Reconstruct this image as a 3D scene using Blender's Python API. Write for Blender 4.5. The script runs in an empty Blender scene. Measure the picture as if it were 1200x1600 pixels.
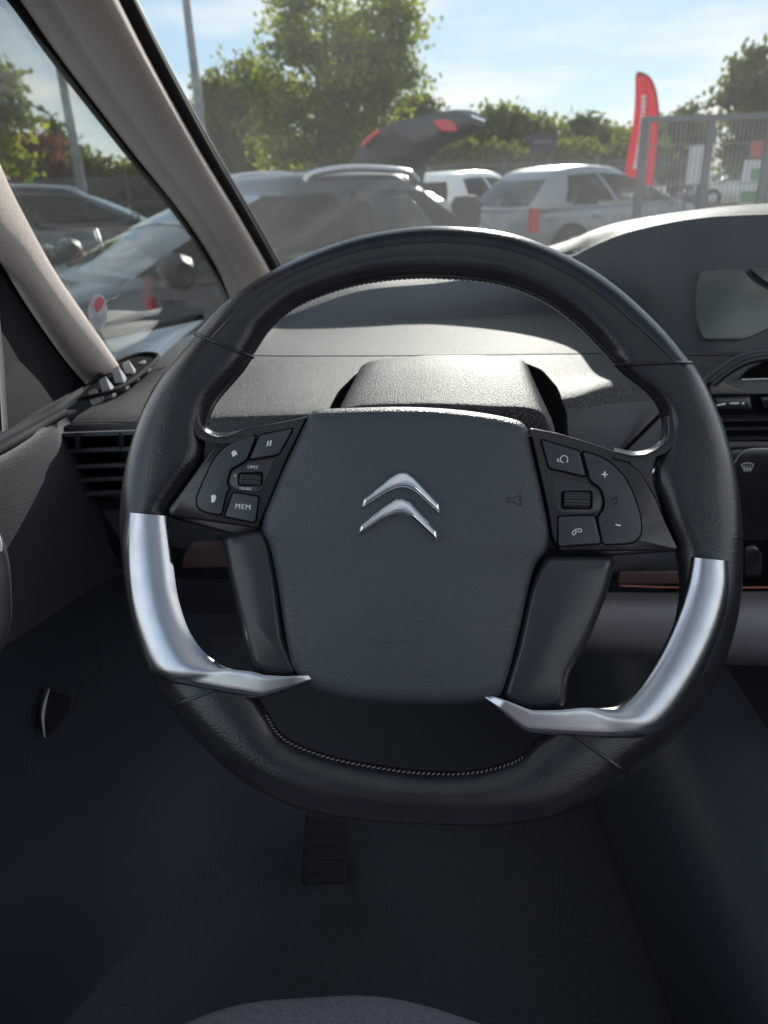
import bpy, bmesh, math, random
import numpy as np
from mathutils import Vector, Matrix

R = math.radians
scene = bpy.context.scene
col = scene.collection
random.seed(7)
rng = np.random.default_rng(7)

# ------------------------------------------------------------------ camera
F = 1150.0                       # focal length in pixels of the 1200 x 1600 photograph
PITCH, ROLL = R(24.0), R(2.0)
CAM = Vector((0.0, 0.0, 1.28))
fwd = Vector((0, math.cos(PITCH), -math.sin(PITCH)))
r0 = Vector((1, 0, 0)); u0 = Vector((0, math.sin(PITCH), math.cos(PITCH)))
RT = r0 * math.cos(ROLL) - u0 * math.sin(ROLL)
UP = u0 * math.cos(ROLL) + r0 * math.sin(ROLL)
camd = bpy.data.cameras.new('camera'); cam = bpy.data.objects.new('camera', camd); col.objects.link(cam)
ROT = Matrix((RT, UP, -fwd)).transposed()
cam.matrix_world = Matrix.Translation(CAM) @ ROT.to_4x4()
camd.sensor_fit = 'VERTICAL'; camd.sensor_height = 36.0; camd.sensor_width = 27.0
camd.lens = 36.0 * F / 1600.0
camd.clip_start = 0.02; camd.clip_end = 3000
camd.dof.use_dof = True; camd.dof.focus_distance = 0.47; camd.dof.aperture_fstop = 10
scene.camera = cam

# ------------------------------------------------------------------ sky, sun, exposure
SUN_EL, SUN_AZ = R(18.5), R(13.0)
world = bpy.data.worlds.new('World'); scene.world = world; world.use_nodes = True
wn = world.node_tree.nodes; wl = world.node_tree.links
wn.clear()
wo = wn.new('ShaderNodeOutputWorld'); bg = wn.new('ShaderNodeBackground')
sky = wn.new('ShaderNodeTexSky'); sky.sky_type = 'NISHITA'; sky.sun_disc = False
sky.sun_elevation = SUN_EL; sky.sun_rotation = SUN_AZ
sky.air_density = 1.0; sky.dust_density = 0.1; sky.ozone_density = 2.0
bg.inputs['Strength'].default_value = 0.11
tc = wn.new('ShaderNodeTexCoord'); sp = wn.new('ShaderNodeSeparateXYZ')
wl.new(tc.outputs['Generated'], sp.inputs[0])
mx = wn.new('ShaderNodeMath'); mx.operation = 'MAXIMUM'; mx.inputs[1].default_value = 0.0
wl.new(sp.outputs['Z'], mx.inputs[0])
ad = wn.new('ShaderNodeMath'); ad.operation = 'ADD'; ad.inputs[1].default_value = 0.10
wl.new(mx.outputs[0], ad.inputs[0])
dx = wn.new('ShaderNodeMath'); dx.operation = 'DIVIDE'; dy = wn.new('ShaderNodeMath'); dy.operation = 'DIVIDE'
wl.new(sp.outputs['X'], dx.inputs[0]); wl.new(ad.outputs[0], dx.inputs[1])
wl.new(sp.outputs['Y'], dy.inputs[0]); wl.new(ad.outputs[0], dy.inputs[1])
cb = wn.new('ShaderNodeCombineXYZ'); wl.new(dx.outputs[0], cb.inputs[0]); wl.new(dy.outputs[0], cb.inputs[1])
cn = wn.new('ShaderNodeTexNoise'); cn.inputs['Scale'].default_value = 0.55; cn.inputs['Detail'].default_value = 7
cn.inputs['Roughness'].default_value = 0.55; wl.new(cb.outputs[0], cn.inputs['Vector'])
cr_ = wn.new('ShaderNodeValToRGB'); cr_.color_ramp.elements[0].position = 0.44; cr_.color_ramp.elements[1].position = 0.64
wl.new(cn.outputs['Fac'], cr_.inputs[0])
cm = wn.new('ShaderNodeMix'); cm.data_type = 'RGBA'
cm.inputs['B'].default_value = (8.6, 8.3, 7.7, 1)
vl = wn.new('ShaderNodeMix'); vl.data_type = 'RGBA'; vl.inputs['Factor'].default_value = 0.66
vl.inputs['B'].default_value = (4.0, 5.1, 6.2, 1); wl.new(sky.outputs[0], vl.inputs['A'])
wl.new(cr_.outputs['Color'], cm.inputs['Factor']); wl.new(vl.outputs['Result'], cm.inputs['A'])
wl.new(cm.outputs['Result'], bg.inputs['Color']); wl.new(bg.outputs[0], wo.inputs[0])

sund = bpy.data.lights.new('sun', 'SUN'); sun = bpy.data.objects.new('sun', sund); col.objects.link(sun)
sund.energy = 4.5; sund.angle = R(0.5); sund.color = (1.0, 0.93, 0.82)
sdir = Vector((math.sin(SUN_AZ) * math.cos(SUN_EL), math.cos(SUN_AZ) * math.cos(SUN_EL), math.sin(SUN_EL)))
sun.rotation_euler = sdir.to_track_quat('Z', 'Y').to_euler()
sun.location = (2, 6, 8)
scene.view_settings.view_transform = 'Standard'; scene.view_settings.look = 'None'
scene.view_settings.exposure = 1.2; scene.view_settings.gamma = 1.0
scene.view_settings.use_curve_mapping = False
scene.render.engine = 'CYCLES'
scene.cycles.max_bounces = 10; scene.cycles.transparent_max_bounces = 24
scene.cycles.sample_clamp_indirect = 6.0
scene.cycles.use_denoising = True

# ------------------------------------------------------------------ helpers
def P(px, py, Y):
    d = fwd + RT * ((px - 600) / F) - UP * ((py - 800) / F)
    return CAM + d * (Y / d.y)

def atz(px, Y, z=0.0):
    """world point on height z whose image column at distance Y is px"""
    lo = P(px, 300, Y); return Vector((lo.x, Y, z))

WD = 0.45; WC = (674, 830)
def Wl(px, py, h=0.0):
    """point of the steering wheel frame (local), h metres above its plane"""
    k = (WD - h) / F; k0 = WD / F
    return Vector(((px - 600) * k - (WC[0] - 600) * k0, -(py - 800) * k + (WC[1] - 800) * k0, h))

def tag(o, label=None, cat=None, group=None, kind=None):
    if label: o['label'] = label
    if cat: o['category'] = cat
    if group: o['group'] = group
    if kind: o['kind'] = kind
    return o

def empty(name, loc=(0, 0, 0), rotz=0.0):
    o = bpy.data.objects.new(name, None); col.objects.link(o)
    o.location = loc; o.rotation_euler = (0, 0, rotz); o.empty_display_size = 0.1
    return o

def mk(name, verts, faces, mat, parent=None, smooth=True, ang=40, fix=True, solid=0.0):
    me = bpy.data.meshes.new(name)
    me.from_pydata([tuple(v) for v in verts], [], [tuple(f) for f in faces])
    bm = bmesh.new(); bm.from_mesh(me)
    bmesh.ops.remove_doubles(bm, verts=bm.verts, dist=1e-6)
    if fix: bmesh.ops.recalc_face_normals(bm, faces=bm.faces)
    if solid:
        bmesh.ops.solidify(bm, geom=bm.faces[:], thickness=solid)
        bmesh.ops.recalc_face_normals(bm, faces=bm.faces)
    bm.to_mesh(me); bm.free()
    if smooth:
        me.shade_smooth()
        me.set_sharp_from_angle(angle=R(ang))
    if isinstance(mat, (list, tuple)):
        for m in mat: me.materials.append(m)
    else: me.materials.append(mat)
    o = bpy.data.objects.new(name, me); col.objects.link(o)
    if parent: o.parent = parent
    return o

class MB:
    def __init__(s): s.v = []; s.f = []
    def add(s, verts, faces):
        b = len(s.v); s.v += list(verts); s.f += [tuple(i + b for i in f) for f in faces]; return s
    def box(s, c, size, rot=None):
        c = Vector(c); hx, hy, hz = size[0] / 2, size[1] / 2, size[2] / 2
        vs = [Vector((x, y, z)) for x in (-hx, hx) for y in (-hy, hy) for z in (-hz, hz)]
        if rot is not None: vs = [rot @ v for v in vs]
        return s.add([c + v for v in vs], [(0, 1, 3, 2), (4, 6, 7, 5), (0, 4, 5, 1), (2, 3, 7, 6), (0, 2, 6, 4), (1, 5, 7, 3)])
    def tube(s, path, rad, n=10, closed=False, caps=True):
        path = [Vector(p) for p in path]; m = len(path)
        rads = rad if isinstance(rad, (list, tuple)) else [rad] * m
        vs = []; ref = None
        for i, p in enumerate(path):
            a = path[(i - 1) % m] if (closed or i > 0) else p
            b = path[(i + 1) % m] if (closed or i < m - 1) else p
            t = (b - a).normalized()
            if ref is None:
                ref = t.orthogonal().normalized()
            ref = (ref - t * ref.dot(t)); ref.normalize()
            w = t.cross(ref)
            for k in range(n):
                an = 2 * math.pi * k / n
                vs.append(p + (ref * math.cos(an) + w * math.sin(an)) * rads[i])
        fs = []
        for i in range(m if closed else m - 1):
            j = (i + 1) % m
            for k in range(n):
                k2 = (k + 1) % n
                fs.append((i * n + k, i * n + k2, j * n + k2, j * n + k))
        if caps and not closed:
            fs.append(tuple(range(n - 1, -1, -1))); fs.append(tuple(range((m - 1) * n, m * n)))
        return s.add(vs, fs)
    def build(s, name, mat, parent=None, smooth=True, ang=40, solid=0.0):
        return mk(name, s.v, s.f, mat, parent, smooth, ang, solid=solid)

def cr(pts, n, closed=False):
    """Catmull-Rom resampling, n steps per segment"""
    m = len(pts); out = []
    for i in range(m if closed else m - 1):
        p1, p2 = pts[i], pts[(i + 1) % m]
        p0 = pts[(i - 1) % m] if (closed or i > 0) else p1 * 2 - p2
        p3 = pts[(i + 2) % m] if (closed or i < m - 2) else p2 * 2 - p1
        for k in range(n):
            t = k / n
            out.append(0.5 * ((2 * p1) + (p2 - p0) * t + (2 * p0 - 5 * p1 + 4 * p2 - p3) * t * t + (3 * p1 - p0 - 3 * p2 + p3) * t ** 3))
    if not closed: out.append(pts[-1].copy())
    return out

def loft(rows, nu=6, nv=4, closed_u=False):
    rows = [cr([Vector(p) for p in r], nu, closed_u) if nu > 1 else [Vector(p) for p in r] for r in rows]
    n = len(rows[0])
    cols = [cr([r[i] for r in rows], nv) if nv > 1 else [r[i] for r in rows] for i in range(n)]
    m = len(cols[0])
    vs = [cols[i][j] for i in range(n) for j in range(m)]
    fs = []
    for i in range(n if closed_u else n - 1):
        i2 = (i + 1) % n
        for j in range(m - 1):
            fs.append((i * m + j, i2 * m + j, i2 * m + j + 1, i * m + j + 1))
    return vs, fs

def PL(*pts): return [P(*p) for p in pts]

def V2(pts): return [Vector((p[0], p[1])) for p in pts]

def rounded(pts, r, n=4):
    pts = V2(pts); m = len(pts); out = []
    for i in range(m):
        p = pts[i]; a = pts[i - 1] - p; b = pts[(i + 1) % m] - p
        rr = min(r, a.length * 0.48, b.length * 0.48)
        pa = p + a.normalized() * rr; pb = p + b.normalized() * rr
        for k in range(n + 1):
            t = k / n
            out.append(pa * (1 - t) ** 2 + p * 2 * t * (1 - t) + pb * t * t)
    return out

def inset(pts, d):
    m = len(pts)
    area = sum(pts[i].x * pts[(i + 1) % m].y - pts[(i + 1) % m].x * pts[i].y for i in range(m))
    sg = 1 if area > 0 else -1
    out = []
    for i in range(m):
        e1 = (pts[i] - pts[i - 1]); e2 = (pts[(i + 1) % m] - pts[i])
        if e1.length < 1e-6: e1 = e2
        if e2.length < 1e-6: e2 = e1
        n1 = Vector((-e1.y, e1.x)).normalized() * sg; n2 = Vector((-e2.y, e2.x)).normalized() * sg
        nb = (n1 + n2)
        if nb.length < 1e-4: nb = n1
        nb.normalize()
        out.append(pts[i] + nb * d / max(0.5, nb.dot(n1)))
    return out

def plate(name, outline, fmap, h0, h1, bev, mat, parent=None, bpx=3.0, r=0, ang=50, back=False):
    """solid plate cut to an outline, with a rounded front edge"""
    V = V2(outline)
    rd = (lambda q: rounded(q, r)) if r else (lambda q: q)
    o = rd(V); n = len(o)
    loops = [[fmap(p.x, p.y, h0) for p in o]]
    for k in range(4):
        a = k / 3 * math.pi / 2
        q = rd(inset(V, bpx * (1 - math.cos(a))))
        loops.append([fmap(p.x, p.y, h1 - bev + bev * math.sin(a)) for p in q])
    vs = [v for l in loops for v in l]; fs = []
    for k in range(len(loops) - 1):
        for i in range(n):
            j = (i + 1) % n
            fs.append((k * n + i, k * n + j, (k + 1) * n + j, (k + 1) * n + i))
    fs.append(tuple(range((len(loops) - 1) * n, len(loops) * n)))
    if back: fs.append(tuple(range(n - 1, -1, -1)))
    return mk(name, vs, fs, mat, parent, ang=ang)

def dome(name, outline, c, fmap, hfun, mat, parent=None, rings=(1, 1, .985, .96, .92, .85, .75, .62, .48, .34, .2, .08), hs=None, ang=60):
    o = V2(outline); n = len(o); c = Vector(c); vs = []; fs = []
    for k, s in enumerate(rings):
        for p in o:
            q = c + (p - c) * s
            vs.append(fmap(q.x, q.y, hfun(k, s, q)))
    for k in range(len(rings) - 1):
        for i in range(n):
            j = (i + 1) % n
            fs.append((k * n + i, k * n + j, (k + 1) * n + j, (k + 1) * n + i))
    fs.append(tuple(range((len(rings) - 1) * n, len(rings) * n)))
    return mk(name, vs, fs, mat, parent, ang=ang)

# ------------------------------------------------------------------ materials
MATS = {}
def mat(name, base, rough=0.5, metal=0.0, bump=None, vary=None, spec=0.5, coat=0.0, sheen=0.0, emit=None, stretch=None):
    m = bpy.data.materials.new(name); m.use_nodes = True
    nt = m.node_tree; b = nt.nodes['Principled BSDF']
    b.inputs['Base Color'].default_value = (*base, 1); b.inputs['Roughness'].default_value = rough
    b.inputs['Metallic'].default_value = metal; b.inputs['Specular IOR Level'].default_value = spec
    b.inputs['Coat Weight'].default_value = coat; b.inputs['Coat Roughness'].default_value = 0.05
    b.inputs['Sheen Weight'].default_value = sheen
    tcn = nt.nodes.new('ShaderNodeTexCoord'); src = tcn.outputs['Object']
    if stretch:
        mp = nt.nodes.new('ShaderNodeMapping'); mp.inputs['Scale'].default_value = stretch
        nt.links.new(src, mp.inputs['Vector']); src = mp.outputs['Vector']
    if vary:
        scale, other, lo, hi = vary
        nz = nt.nodes.new('ShaderNodeTexNoise'); nz.inputs['Scale'].default_value = scale; nz.inputs['Detail'].default_value = 5
        rp = nt.nodes.new('ShaderNodeValToRGB'); rp.color_ramp.elements[0].position = lo; rp.color_ramp.elements[1].position = hi
        rp.color_ramp.elements[0].color = (*base, 1); rp.color_ramp.elements[1].color = (*other, 1)
        nt.links.new(src, nz.inputs['Vector']); nt.links.new(nz.outputs['Fac'], rp.inputs[0])
        nt.links.new(rp.outputs['Color'], b.inputs['Base Color'])
        rr = nt.nodes.new('ShaderNodeMapRange'); rr.inputs['To Min'].default_value = max(0.02, rough * 0.85); rr.inputs['To Max'].default_value = min(1, rough * 1.15)
        nt.links.new(nz.outputs['Fac'], rr.inputs['Value']); nt.links.new(rr.outputs[0], b.inputs['Roughness'])
    if bump:
        scale, strength, dist, kind = bump
        if kind == 'voronoi':
            nz = nt.nodes.new('ShaderNodeTexVoronoi'); nz.inputs['Scale'].default_value = scale; out = nz.outputs['Distance']
        elif kind == 'weave':
            w1 = nt.nodes.new('ShaderNodeTexWave'); w1.inputs['Scale'].default_value = scale; w1.bands_direction = 'X'
            w2 = nt.nodes.new('ShaderNodeTexWave'); w2.inputs['Scale'].default_value = scale; w2.bands_direction = 'Z'
            mm = nt.nodes.new('ShaderNodeMath'); mm.operation = 'MULTIPLY'
            for w in (w1, w2):
                w.inputs['Distortion'].default_value = 0.6
                nt.links.new(src, w.inputs['Vector'])
            nt.links.new(w1.outputs['Fac'], mm.inputs[0]); nt.links.new(w2.outputs['Fac'], mm.inputs[1]); out = mm.outputs[0]; nz = None
        else:
            nz = nt.nodes.new('ShaderNodeTexNoise'); nz.inputs['Scale'].default_value = scale; nz.inputs['Detail'].default_value = 3; out = nz.outputs['Fac']
        if nz: nt.links.new(src, nz.inputs['Vector'])
        bp = nt.nodes.new('ShaderNodeBump'); bp.inputs['Strength'].default_value = strength; bp.inputs['Distance'].default_value = dist
        nt.links.new(out, bp.inputs['Height']); nt.links.new(bp.outputs[0], b.inputs['Normal'])
    MATS[name] = m
    return m

def glass(name, tint=(1, 1, 1), dust=0.0, dscale=60, gloss_rough=0.02, ior=1.45, rmax=1.0):
    m = bpy.data.materials.new(name); m.use_nodes = True; nt = m.node_tree; nt.nodes.clear()
    out = nt.nodes.new('ShaderNodeOutputMaterial'); tr = nt.nodes.new('ShaderNodeBsdfTransparent'); tr.inputs[0].default_value = (*tint, 1)
    gl = nt.nodes.new('ShaderNodeBsdfGlossy'); gl.inputs['Roughness'].default_value = gloss_rough; gl.inputs['Color'].default_value = (1, 1, 1, 1)
    lw = nt.nodes.new('ShaderNodeLayerWeight'); lw.inputs['Blend'].default_value = .5
    pw = nt.nodes.new('ShaderNodeMath'); pw.operation = 'POWER'; pw.inputs[1].default_value = 5.0
    nt.links.new(lw.outputs['Facing'], pw.inputs[0])
    f0 = ((ior - 1) / (ior + 1)) ** 2
    fr = nt.nodes.new('ShaderNodeMapRange'); fr.inputs['To Min'].default_value = f0; fr.inputs['To Max'].default_value = rmax
    nt.links.new(pw.outputs[0], fr.inputs['Value'])
    mix = nt.nodes.new('ShaderNodeMixShader')
    nt.links.new(fr.outputs[0], mix.inputs[0]); nt.links.new(tr.outputs[0], mix.inputs[1]); nt.links.new(gl.outputs[0], mix.inputs[2])
    last = mix
    if dust > 0:
        tl = nt.nodes.new('ShaderNodeBsdfTranslucent'); tl.inputs[0].default_value = (.9, .88, .85, 1)
        tcn = nt.nodes.new('ShaderNodeTexCoord')
        n1 = nt.nodes.new('ShaderNodeTexNoise'); n1.inputs['Scale'].default_value = dscale * 6; n1.inputs['Detail'].default_value = 4
        n2 = nt.nodes.new('ShaderNodeTexNoise'); n2.inputs['Scale'].default_value = 2.2; n2.inputs['Detail'].default_value = 3
        for n_ in (n1, n2): nt.links.new(tcn.outputs['Object'], n_.inputs['Vector'])
        mr = nt.nodes.new('ShaderNodeMapRange'); mr.inputs['From Min'].default_value = .35; mr.inputs['From Max'].default_value = .8
        mr.inputs['To Min'].default_value = .6; mr.inputs['To Max'].default_value = 1.5
        nt.links.new(n1.outputs['Fac'], mr.inputs['Value'])
        mu = nt.nodes.new('ShaderNodeMath'); mu.operation = 'MULTIPLY'; nt.links.new(mr.outputs[0], mu.inputs[0]); nt.links.new(n2.outputs['Fac'], mu.inputs[1])
        m3 = nt.nodes.new('ShaderNodeMath'); m3.operation = 'MULTIPLY'; m3.inputs[1].default_value = dust * 2; nt.links.new(mu.outputs[0], m3.inputs[0])
        mix2 = nt.nodes.new('ShaderNodeMixShader'); nt.links.new(m3.outputs[0], mix2.inputs[0])
        nt.links.new(mix.outputs[0], mix2.inputs[1]); nt.links.new(tl.outputs[0], mix2.inputs[2]); last = mix2
    nt.links.new(last.outputs[0], out.inputs[0])
    return m

def leafmat(name, c1, c2, trans=0.5):
    m = bpy.data.materials.new(name); m.use_nodes = True; nt = m.node_tree; nt.nodes.clear()
    out = nt.nodes.new('ShaderNodeOutputMaterial'); d = nt.nodes.new('ShaderNodeBsdfDiffuse'); t = nt.nodes.new('ShaderNodeBsdfTranslucent')
    tcn = nt.nodes.new('ShaderNodeTexCoord'); nz = nt.nodes.new('ShaderNodeTexNoise'); nz.inputs['Scale'].default_value = 1.1; nz.inputs['Detail'].default_value = 5
    rp = nt.nodes.new('ShaderNodeValToRGB'); rp.color_ramp.elements[0].position = .38; rp.color_ramp.elements[1].position = .65
    rp.color_ramp.elements[0].color = (*c1, 1); rp.color_ramp.elements[1].color = (*c2, 1)
    nt.links.new(tcn.outputs['Object'], nz.inputs['Vector']); nt.links.new(nz.outputs['Fac'], rp.inputs[0])
    nt.links.new(rp.outputs[0], d.inputs[0])
    mu = nt.nodes.new('ShaderNodeMix'); mu.data_type = 'RGBA'; mu.blend_type = 'MULTIPLY'; mu.inputs['Factor'].default_value = 1
    mu.inputs['B'].default_value = (2.2, 2.0, .8, 1); nt.links.new(rp.outputs[0], mu.inputs['A']); nt.links.new(mu.outputs['Result'], t.inputs[0])
    mix = nt.nodes.new('ShaderNodeMixShader'); mix.inputs[0].default_value = trans
    nt.links.new(d.outputs[0], mix.inputs[1]); nt.links.new(t.outputs[0], mix.inputs[2]); nt.links.new(mix.outputs[0], out.inputs[0])
    return m

leather = mat('leather', (.015, .016, .02), .23, bump=(700, .3, .0006, 'noise'), vary=(30, (.021, .022, .026), .4, .7), spec=.55)
leather_low = mat('leather_worn', (.014, .015, .019), .23, bump=(700, .3, .0006, 'noise'), vary=(40, (.021, .022, .026), .4, .7), spec=.5)
thread = mat('thread', (.18, .18, .19), .8)
airbag_m = mat('moulded_grain_plastic', (.052, .058, .072), .45, bump=(900, .5, .0008, 'voronoi'), vary=(12, (.06, .066, .08), .35, .7), spec=.45)
gloss_black = mat('piano_black', (.012, .013, .017), .18, vary=(60, (.016, .017, .02), .4, .7), spec=.5)
button_m = mat('button_plastic', (.032, .036, .045), .4, bump=(1500, .1, .0003, 'noise'), spec=.5)
gap_m = mat('dark_gap', (.006, .006, .007), .9, spec=.05)
satin = mat('satin_black', (.02, .022, .028), .3, vary=(18, (.026, .028, .034), .4, .7), spec=.5)
silver = mat('satin_silver', (.5, .5, .52), .25, metal=1.0, vary=(80, (.45, .45, .47), .4, .7))
chrome = mat('chrome', (.82, .82, .84), .05, metal=1.0)
white_print = mat('white_print', (.75, .75, .77), .5)
dash_soft = mat('dash_grain_sparkle', (.04, .04, .042), .5, bump=(900, 1.0, .0013, 'noise'), vary=(700, (.30, .29, .28), .54, .74), spec=.2)  # pale flecks: dust, and sun sparkle put into the colour
dash_dark = mat('dash_dark', (.05, .054, .066), .55, bump=(500, .5, .001, 'noise'), vary=(20, (.06, .064, .076), .4, .7))
cowl_m = mat('cowl_grain_sparkle', (.05, .049, .051), .6, bump=(750, .9, .0016, 'noise'), vary=(600, (.16, .155, .15), .5, .74), spec=.3)  # pale flecks put the sunlit sparkle into the colour
shroud_m = mat('shroud_grain_sparkle', (.036, .036, .04), .5, bump=(1000, .8, .0009, 'noise'), vary=(700, (.22, .215, .21), .54, .74), spec=.15)  # fleck colour imitates sun glints on the hood's grain
fabric = mat('pillar_fabric', (.70, .585, .525), .9, bump=(800, .8, .0012, 'noise'), vary=(500, (.60, .49, .44), .4, .65), sheen=.2)
headliner_m = mat('headliner', (.5, .46, .43), .95, bump=(600, .3, .001, 'noise'))
rubber = mat('rubber', (.012, .012, .014), .8, spec=.15)
door_m = mat('door_grain', (.066, .063, .076), .6, bump=(900, .6, .0010, 'noise'), vary=(25, (.076, .073, .085), .4, .7), stretch=(1, .4, 2.5))
door_low = mat('door_lower', (.045, .054, .072), .5, bump=(300, .4, .001, 'noise'))
carpet = mat('carpet', (.032, .039, .054), .95, bump=(420, 1.0, .003, 'noise'), vary=(260, (.058, .066, .084), .44, .64))
seat_m = mat('seat_cloth', (.11, .11, .14), .9, bump=(700, .8, .0012, 'noise'), vary=(420, (.155, .155, .19), .4, .65))
ledge_m = mat('ledge_grain', (.14, .13, .145), .55, bump=(500, .5, .001, 'noise'), vary=(15, (.16, .15, .165), .4, .7))
screen_m = mat('display_screen', (.07, .078, .07), .22, spec=.5, vary=(9, (.085, .093, .084), .4, .7))
sill_m = mat('sill_pale', (.55, .58, .62), .35, vary=(20, (.6, .62, .66), .4, .7))
wind_glass = glass('windscreen_glass', (.71, .73, .74), dust=.021, rmax=.5)
side_glass = glass('quarter_glass', (.74, .77, .77), dust=.008)
roof_glass = glass('roof_glass', (.5, .53, .56))
asphalt = mat('asphalt', (.09, .09, .092), .85, bump=(40, .6, .01, 'noise'), vary=(3, (.12, .118, .115), .35, .7))
grass_m = mat('grass', (.09, .11, .03), .9, bump=(20, .6, .03, 'noise'), vary=(2, (.16, .15, .05), .35, .7))
kerb_m = mat('kerb_concrete', (.32, .31, .29), .85, bump=(60, .5, .005, 'noise'), vary=(8, (.4, .38, .36), .35, .7))
bark = mat('bark', (.08, .06, .045), .9, bump=(20, .8, .02, 'noise'))
galv = mat('galvanised_steel', (.2, .21, .22), .5, metal=.5, vary=(6, (.36, .37, .38), .4, .7))
post_m = mat('grey_post', (.16, .165, .17), .55, metal=.3)
fence_dark = mat('fence_dark', (.10, .105, .105), .6)
flag_m = leafmat('flag_cloth', (.50, .03, .075), (.58, .045, .10), .55)
flag_m.node_tree.nodes['Mix'].inputs['B'].default_value = (1.6, 1.3, 1.3, 1)
red_lens = mat('red_lens', (.55, .015, .012), .15, coat=1)
tyre_m = mat('tyre', (.018, .018, .019), .8)
alloy = mat('alloy', (.5, .5, .52), .3, metal=.9)
paint_dark = mat('paint_dark_blue', (.012, .015, .022), .35, coat=.4, vary=(5, (.016, .019, .026), .4, .7))
paint_black = mat('paint_black', (.010, .011, .012), .2, coat=1)
paint_white = mat('paint_white', (.74, .74, .73), .3, coat=.8, vary=(4, (.69, .69, .68), .4, .7))
paint_silver = mat('paint_silver', (.22, .235, .26), .35, metal=.3, coat=.6, vary=(4, (.2, .213, .235), .4, .7))
cabin_m = mat('cabin_dark', (.03, .03, .032), .8)
seat_car = mat('far_seat', (.05, .05, .055), .85)
car_glass = glass('car_glass', (.45, .52, .54), ior=1.35, rmax=.6)
car_glass_lt = glass('car_glass_light', (.6, .68, .68), dust=.02, ior=1.7)
car_glass_dk = glass('car_glass_dark', (.3, .33, .34), ior=1.42)
frame_black = mat('frame_black', (.012, .013, .015), .7, spec=.2)
black_plastic = mat('black_plastic', (.02, .02, .021), .5)
plate_white = mat('number_plate', (.7, .7, .66), .5)
leaf_maple = leafmat('maple_leaf', (.06, .10, .03), (.25, .28, .055), .62)
leaf_dark = leafmat('dark_leaf', (.05, .072, .03), (.12, .14, .05), .5)
leaf_mid = leafmat('mid_leaf', (.07, .095, .04), (.16, .18, .06), .55)
leaf_red = leafmat('copper_leaf', (.10, .045, .045), (.16, .07, .065), .4)
sign_white = mat('sign_white', (.7, .7, .7), .5)
sign_green = mat('sign_green', (.08, .3, .1), .5)
sign_red = mat('sign_red', (.5, .05, .05), .5)
sign_blue = mat('sign_dark_blue', (.03, .035, .055), .6)
pink_m = mat('sticker_pink', (.62, .16, .17), .5)

def text(body, size, parent, loc, rot=0.0, matl=None, extr=0.0002, name='lettering', spacing=1.0, xs=1.0):
    c = bpy.data.curves.new(name, 'FONT'); c.body = body; c.size = size; c.extrude = extr
    c.align_x = 'CENTER'; c.align_y = 'CENTER'; c.space_character = spacing; c.resolution_u = 3
    t = bpy.data.objects.new(name + '_curve', c); col.objects.link(t)
    bpy.context.view_layer.update()
    me = bpy.data.meshes.new_from_object(t.evaluated_get(bpy.context.evaluated_depsgraph_get()))
    bpy.data.objects.remove(t); bpy.data.curves.remove(c)
    me.name = name; me.materials.clear(); me.materials.append(matl or white_print)
    o = bpy.data.objects.new(name, me); col.objects.link(o); o.parent = parent
    o.location = loc; o.rotation_euler = (0, 0, rot); o.scale = (xs, 1, 1)
    return o

# ================================================================== SETTING
v = [(-400, -60, 0), (400, -60, 0), (400, 900, 0), (-400, 900, 0)]
tag(mk('ground', v, [(0, 1, 2, 3)], asphalt, smooth=False), kind='structure')
v = [(-120, 22.5, .06), (120, 22.5, .06), (120, 70, .3), (-120, 70, .3)]
tag(mk('grass_verge', v, [(0, 1, 2, 3)], grass_m, smooth=False), kind='structure')
kb = MB(); kb.box((0, 22.42, .06), (240, .15, .12)); tag(kb.build('kerb', kerb_m, smooth=False), kind='structure')

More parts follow.
